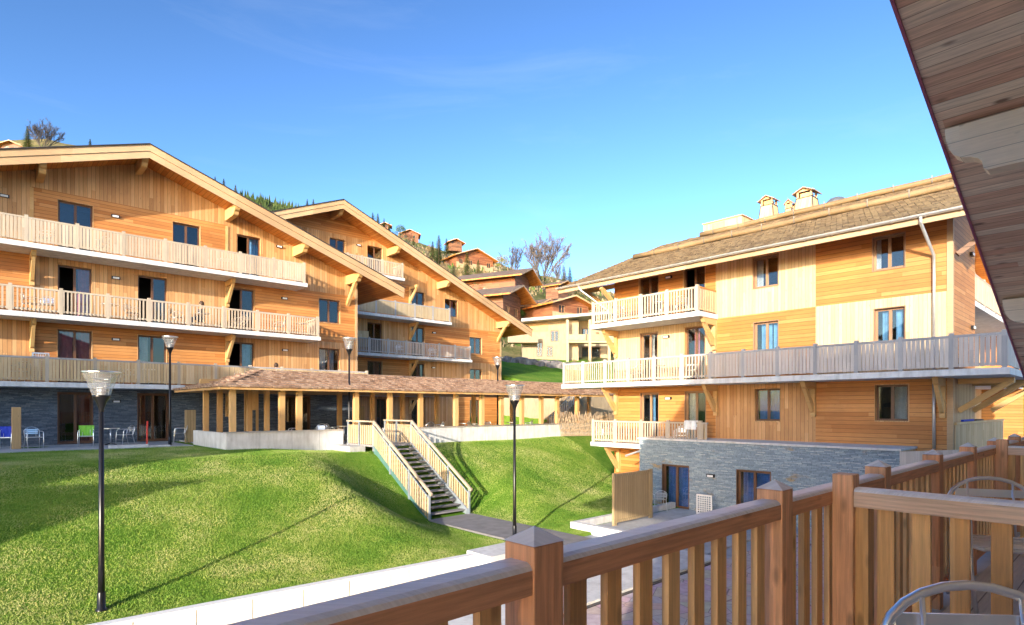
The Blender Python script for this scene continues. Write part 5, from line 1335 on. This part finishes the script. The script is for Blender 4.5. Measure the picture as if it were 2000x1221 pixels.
house(1020, 582, 66, 54, 292, 'red brown chalet with a white base and gable among the hillside houses', 'red_timber', d=98, base='render_cream', depth=11, overh=1.6)
house(1000, 628, 74, 66, 290, 'dark timber chalet with a broad gable just above the beige house', 'dark_timber', d=84, depth=10, overh=1.6, base='dark_timber')
house(946, 566, 30, 16, 280, 'little brown roofed chalet left of the red brown chalet', 'red_timber', d=110)
house(1115, 625, 92, 44, 262, 'orange timber chalet with a long roof behind the balcony of the right chalet', 'red_timber', d=86, sl_=.32, depth=8)
house(1062, 616, 44, 26, 280, 'brown roofed chalet between the dark timber chalet and the orange one', 'red_timber', d=90, depth=8)
house(1100, 572, 36, 16, 280, 'grey roofed house high between the bare tree and the right chalet', 'dark_timber', d=125)
house(22, 300, 34, 22, 240, 'grey stone building on the ridge at the far left', 'dark_timber', d=170)
# beige modern house with posts and mono roof
NB = thing('beige_house', (50, 50, 5), 'beige rendered house with a pale flat sloping roof and timber terrace posts beyond the field', 'house', 'houses on the hillside')
d0 = 71; p0 = pt(1000, 700, d0); 
fN = Fr((pt(1085, 700, d0).x, pt(1085, 700, d0).y, 0), (RX, RY, 0)); zb = pt(1085, 698, d0).z; s_ = d0 / F
def na(px): return (px - 1085) * s_
def nz(py): return (HY - py) * s_
b = MB(); hN = [(na(1075), na(1092), nz(668), nz(645)), (na(1048), na(1060), nz(697), nz(668)), (na(1068), na(1080), nz(697), nz(676))]
wall(b, fN, na(1020), na(1130), zb - 2, nz(626), hN, lambda a, z: 'render_cream'); wall(b, fN, na(1130), na(1195), zb - 2, nz(618), [(na(1140), na(1160), nz(655), nz(635)), (na(1140), na(1180), nz(697), nz(672))], lambda a, z: 'render_beige', o=-2.5)
b.poly([fN.p(na(1130), 0, zb - 2), fN.p(na(1130), -2.5, zb - 2), fN.p(na(1130), -2.5, nz(620)), fN.p(na(1130), 0, nz(620))], 'render_cream')
b.poly([fN.p(na(1020), 0, zb - 2), fN.p(na(1020), -9, zb - 2), fN.p(na(1020), -9, nz(628)), fN.p(na(1020), 0, nz(628))], 'render_cream'); b.build('house_wall', NB)
for (a0, a1, q0, q1), oo in [(h_, 0) for h_ in hN] + [((na(1140), na(1160), nz(655), nz(635)), -2.5), ((na(1140), na(1180), nz(697), nz(672)), -2.5)]:
    b = MB(); w_ = .12
    for c0, c1, e0, e1 in ((a0, a0 + w_, q0, q1), (a1 - w_, a1, q0, q1), (a0 + w_, a1 - w_, q1 - w_, q1), (a0 + w_, a1 - w_, q0, q0 + w_), ((a0 + a1) / 2 - w_ / 2, (a0 + a1) / 2 + w_ / 2, q0 + w_, q1 - w_)): fN.box(b, c0, c1, oo - .2, oo - .08, e0, e1, 'light_frame')
    wf = b.build('window', NB); b = MB(); fN.box(b, a0 + w_, a1 - w_, oo - .17, oo - .15, q0 + w_, q1 - w_, 'window_glass'); b.build('pane', wf)
b = MB(); fN.box(b, na(1022), na(1070), .003, .05, nz(648), nz(632), 'column_wood'); b.build('timber_cladding', NB)
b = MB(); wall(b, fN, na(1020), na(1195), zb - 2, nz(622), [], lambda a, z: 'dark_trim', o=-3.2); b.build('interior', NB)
b = MB(); b.prism([(na(1018), nz(632)), (na(1198), nz(616)), (na(1198), nz(611)), (na(1018), nz(626))], lambda p, t: fN.p(p[0], t, p[1]), 1.6, -9, 'roof_pale'); b.build('roof', NB)
for px in (1106, 1149, 1186): b = MB(); fN.box(b, na(px) - .15, na(px) + .15, 1.2, 1.5, zb - 1.5, nz(628), 'fascia'); b.build('terrace_post', NB)
b = MB(); fN.box(b, na(1108), na(1198), .2, 1.45, nz(672), nz(669), 'fascia'); fN.box(b, na(1108), na(1198), 1.35, 1.42, nz(668), nz(656), 'screen_wood'); b.build('terrace', NB)
b = MB(); fN.box(b, na(992), na(1050), .1, 1.6, nz(672), nz(668), 'render_cream'); fN.box(b, na(992), na(1050), 1.5, 1.6, nz(668), nz(656), 'render_cream'); b.build('balcony', NB)
b = MB(); rr = random.Random(4)
for i in range(60):
    px = 985 + i * 2.6 + rr.uniform(-2, 2); p = pt(px, 702 + (px - 985) * .07 + rr.uniform(-3, 3), 66 + rr.uniform(-1, 1)); r = rr.uniform(.25, .6)
    p.z = ground(p.x, p.y); b.hexa([(p.x + r * sx_ * rr.uniform(.7, 1), p.y + r * sy_ * rr.uniform(.7, 1), p.z + (-.3 if k_ == 0 else r * rr.uniform(.6, 1))) for k_ in (0, 1) for sx_, sy_ in ((-1, -1), (1, -1), (1, 1), (-1, 1))], 'rock')
o = b.build('rockery'); tag(o, 'band of dark rocks at the top of the shaded field', 'rocks', kind='stuff')
for i, (px, py, h) in enumerate(((1122, 700, 20), (1150, 702, 22), (1178, 702, 24))): plant(brD, 6, px, py, h, 'dry ornamental grass clump before the beige house, %s of three' % ['left', 'middle', 'right'][i], 'shrub', G1, d=67)

# far forested ridge
b = MB(); n = 60; pts_ = []
FRG = [(300, .36), (400, .352), (470, .358), (520, .352), (570, .342), (640, .32), (760, .28), (900, .22)]
def fz(px):
    for (a_, p_), (b_, q_) in zip(FRG, FRG[1:]):
        if a_ <= px <= b_: return p_ + (q_ - p_) * (px - a_) / (b_ - a_)
    return .36 if px < 300 else .2
g = []
for j, (d, f) in enumerate(((380, .5), (460, .85), (560, 1.0), (700, .9))):
    for i in range(n + 1): px = 100 + i * 15; p = pt(px, HY, d); g.append((p.x, p.y, fz(px) * f * d * (1 if d <= 560 else .8)))
b.v = g
for j in range(3):
    for i in range(n): a_ = j * (n + 1) + i; b.f.append((a_, a_ + 1, a_ + n + 2, a_ + n + 1)); b.m.append(b.mi('hill_grass'))
o = b.build('far_ridge', smooth=True); o['kind'] = 'structure'
b = MB(); rr = random.Random(9)
for i in range(1500):
    px = rr.uniform(360, 680); d = rr.uniform(430, 560); p = pt(px, HY, d); f = .5 + (.35 * (d - 380) / 80 if d < 460 else .35 + .15 * (d - 460) / 100); z = fz(px) * f * d; h = rr.uniform(5, 9); r = h * .2
    b.poly([(p.x - r * RX, p.y - r * RY, z - 1), (p.x + r * RX, p.y + r * RY, z - 1), (p.x, p.y, z + h)], 'needles'); b.poly([(p.x - r * FX, p.y - r * FY, z - 1), (p.x + r * FX, p.y + r * FY, z - 1), (p.x, p.y, z + h)], 'needles')
tag(b.build('distant_forest'), 'far off dark conifer forest on the distant ridge', 'forest', kind='stuff')

# hillside scrub as one mass
b = MB(); rr = random.Random(21)
for i in range(9000):
    px = rr.uniform(690, 1200); d = rr.uniform(78, 225); p = pt(px, HY, d)
    if mnoise.noise(Vector((p.x * .05, p.y * .05, 1))) < .02: continue
    z = ground(p.x, p.y); s = rr.uniform(.25, .8); u = Vector((rr.uniform(-1, 1), rr.uniform(-1, 1), 0)).normalized() * s
    b.poly([(p.x - u.x * .5, p.y - u.y * .5, z - .1), (p.x + u.x * .5, p.y + u.y * .5, z - .1), (p.x + rr.uniform(-.3, .3), p.y, z + s * rr.uniform(.8, 1.8))], rr.choice(('dry_brush', 'dry_brush', 'leaf_green')))
for i in range(750):
    px = rr.uniform(690, 1200); d = rr.uniform(76, 222); p = pt(px, HY, d)
    if mnoise.noise(Vector((p.x * .04, p.y * .04, 4))) < -.05: continue
    z = ground(p.x, p.y); r = rr.uniform(.8, 2.3); mt = rr.choice(('dry_brush', 'twig_haze', 'leaf_green', 'needles', 'dry_brush'))
    for k in range(70):
        v = Vector((rr.gauss(0, .5), rr.gauss(0, .5), rr.uniform(0, 1.1) * (1 if mt != 'needles' else 1.8))) * r; s_ = r * .16; c = p + v; c.z = z + v.z
        u = Vector((rr.gauss(0, 1), rr.gauss(0, 1), rr.gauss(0, 1))).normalized(); w = u.orthogonal().normalized()
        b.poly([c - u * s_, c + w * s_ * .6, c + u * s_], mt)
tag(b.build('hillside_scrub'), 'low dry scrub scattered over the hillside', 'scrub', kind='stuff')

# ================================================================== GRASS BLADES
import numpy as np
def grass():
    rng = np.random.default_rng(5); N = 430000
    # denser near the camera
    x = rng.uniform(-3, 26, N * 2); y = 12.0 + rng.uniform(0, 1, N * 2) ** 1.3 * 15.6
    d = x * FX + y * FY; r = x * RX + y * RY; px = 1000 + F * r / d
    ok = (px > -40) & (px < 1240) & ~((x > 12.2) & (x < 14.3) & (y < 22.5)) & ~((x > 7.2) & (y > 24)) & (y < 27.5) & ~((x > 15.1) & (y < 13.5)) & (rng.uniform(0, 1, N * 2) < np.clip(16 / d, .25, 1))
    ok &= ~((y > 24.0) & (x > 7)) & (y < np.where(x > 11, 24.0, 27.6))
    x = x[ok][:N]; y = y[ok][:N]; k_ = y > np.where(x < 11.9, 12.72 - .075 * (x - 1.8), 12.6); x = x[k_]; y = y[k_]; n = len(x)
    z = np.array([ground(float(a), float(c)) for a, c in zip(x, y)])
    a = rng.uniform(0, 2 * np.pi, n); h = rng.uniform(.015, .042, n); w = rng.uniform(.006, .013, n); ln = rng.uniform(.01, .05, n); la = rng.uniform(0, 2 * np.pi, n)
    v = np.empty((n, 3, 3)); v[:, 0] = np.c_[x - w * np.cos(a), y - w * np.sin(a), z - .005]; v[:, 1] = np.c_[x + w * np.cos(a), y + w * np.sin(a), z - .005]; v[:, 2] = np.c_[x + ln * np.cos(la), y + ln * np.sin(la), z + h]
    me = bpy.data.meshes.new('grass'); me.vertices.add(n * 3); me.vertices.foreach_set('co', v.ravel()); me.loops.add(n * 3); me.loops.foreach_set('vertex_index', np.arange(n * 3)); me.polygons.add(n); me.polygons.foreach_set('loop_start', np.arange(0, n * 3, 3)); me.update(calc_edges=True); me.materials.append(MATS['grass_blade'])
    o = bpy.data.objects.new('grass', me); COL.objects.link(o); tag(o, 'short mown grass covering the lawn and the bank', 'grass', kind='stuff')
grass()

# ================================================================== NEIGHBOURS LEFT OF THE PICTURE (they cast the evening shadows on the lawn)
def neighbour(label, ax, y0, y1, az, sl_, hl, hr, zb=-4.3):
    o = thing('neighbour_chalet', (ax, y0, zb), label, 'building', 'chalets west of the lawn')
    fr = Fr((0, y0, 0), (1, 0, 0)); b = MB(); w = 1.2
    for p in (0, y1 - y0): wall(b, fr, ax - hl + w, ax + hr - w, zb, az, [], lambda a, z: 'cladding_upright', clips=[lambda q: az - .2 - sl_ * (q[0] - ax) - q[1], lambda q: az - .2 + sl_ * (q[0] - ax) - q[1]], o=-p)
    for x in (ax - hl + w, ax + hr - w): b.poly([(x, y0, zb), (x, y1, zb), (x, y1, az - sl_ * abs(x - ax)), (x, y0, az - sl_ * abs(x - ax))], 'cladding_level')
    b.build('wall', o); gable_roof(o, fr, ax, az, sl_, hl, hr, 1.5, -(y1 - y0) - 1)
    return o
TNT = math.tan(SUN_EL)
o = thing('neighbour_chalet', (-30, 12, -4.3), 'large gabled chalet standing west of the left chalet, outside the frame', 'building', 'chalets west of the lawn')
b = MB(); b.prism([(4.1, -4.3), (4.1, 9.9), (12.4, 12.4), (21, 8.0), (21, -4.3)], lambda p, t: (t, p[0], p[1]), -46, -30.2, 'cladding_upright'); b.build('wall', o)
b = MB(); b.prism([(4.0, 9.9), (12.4, 12.43), (21.2, 8.0), (21.2, 8.25), (12.4, 12.7), (4.0, 10.15)], lambda p, t: (t, p[0], p[1]), -47, -30, 'roof_far'); b.build('roof', o)
# smaller building with a roof falling north
s = 22.0; ex, ey, ez = 5.6 - LX * s, 18.9 - LY * s, -2.15 + TNT * s
o = thing('neighbour_annexe', (ex, ey, -4.3), 'lower building with a single pitched roof west of the lawn, outside the frame', 'building', 'chalets west of the lawn')
b = MB(); L = 6.5
b.prism([(ey + L, -4.3), (ey + L, ez - .28 - .39 * L), (ey, ez - .28), (ey, -4.3)], lambda p, t: (t, p[0], p[1]), ex - 9, ex - .4, 'cladding_upright'); b.build('wall', o)
b = MB(); b.prism([(ey - .05, ez - .26), (ey + L + .6, ez - .26 - .39 * (L + .65)), (ey + L + .6, ez - .39 * (L + .65)), (ey - .05, ez)], lambda p, t: (t, p[0], p[1]), ex - 9.4, ex, 'roof_far'); b.build('roof', o)
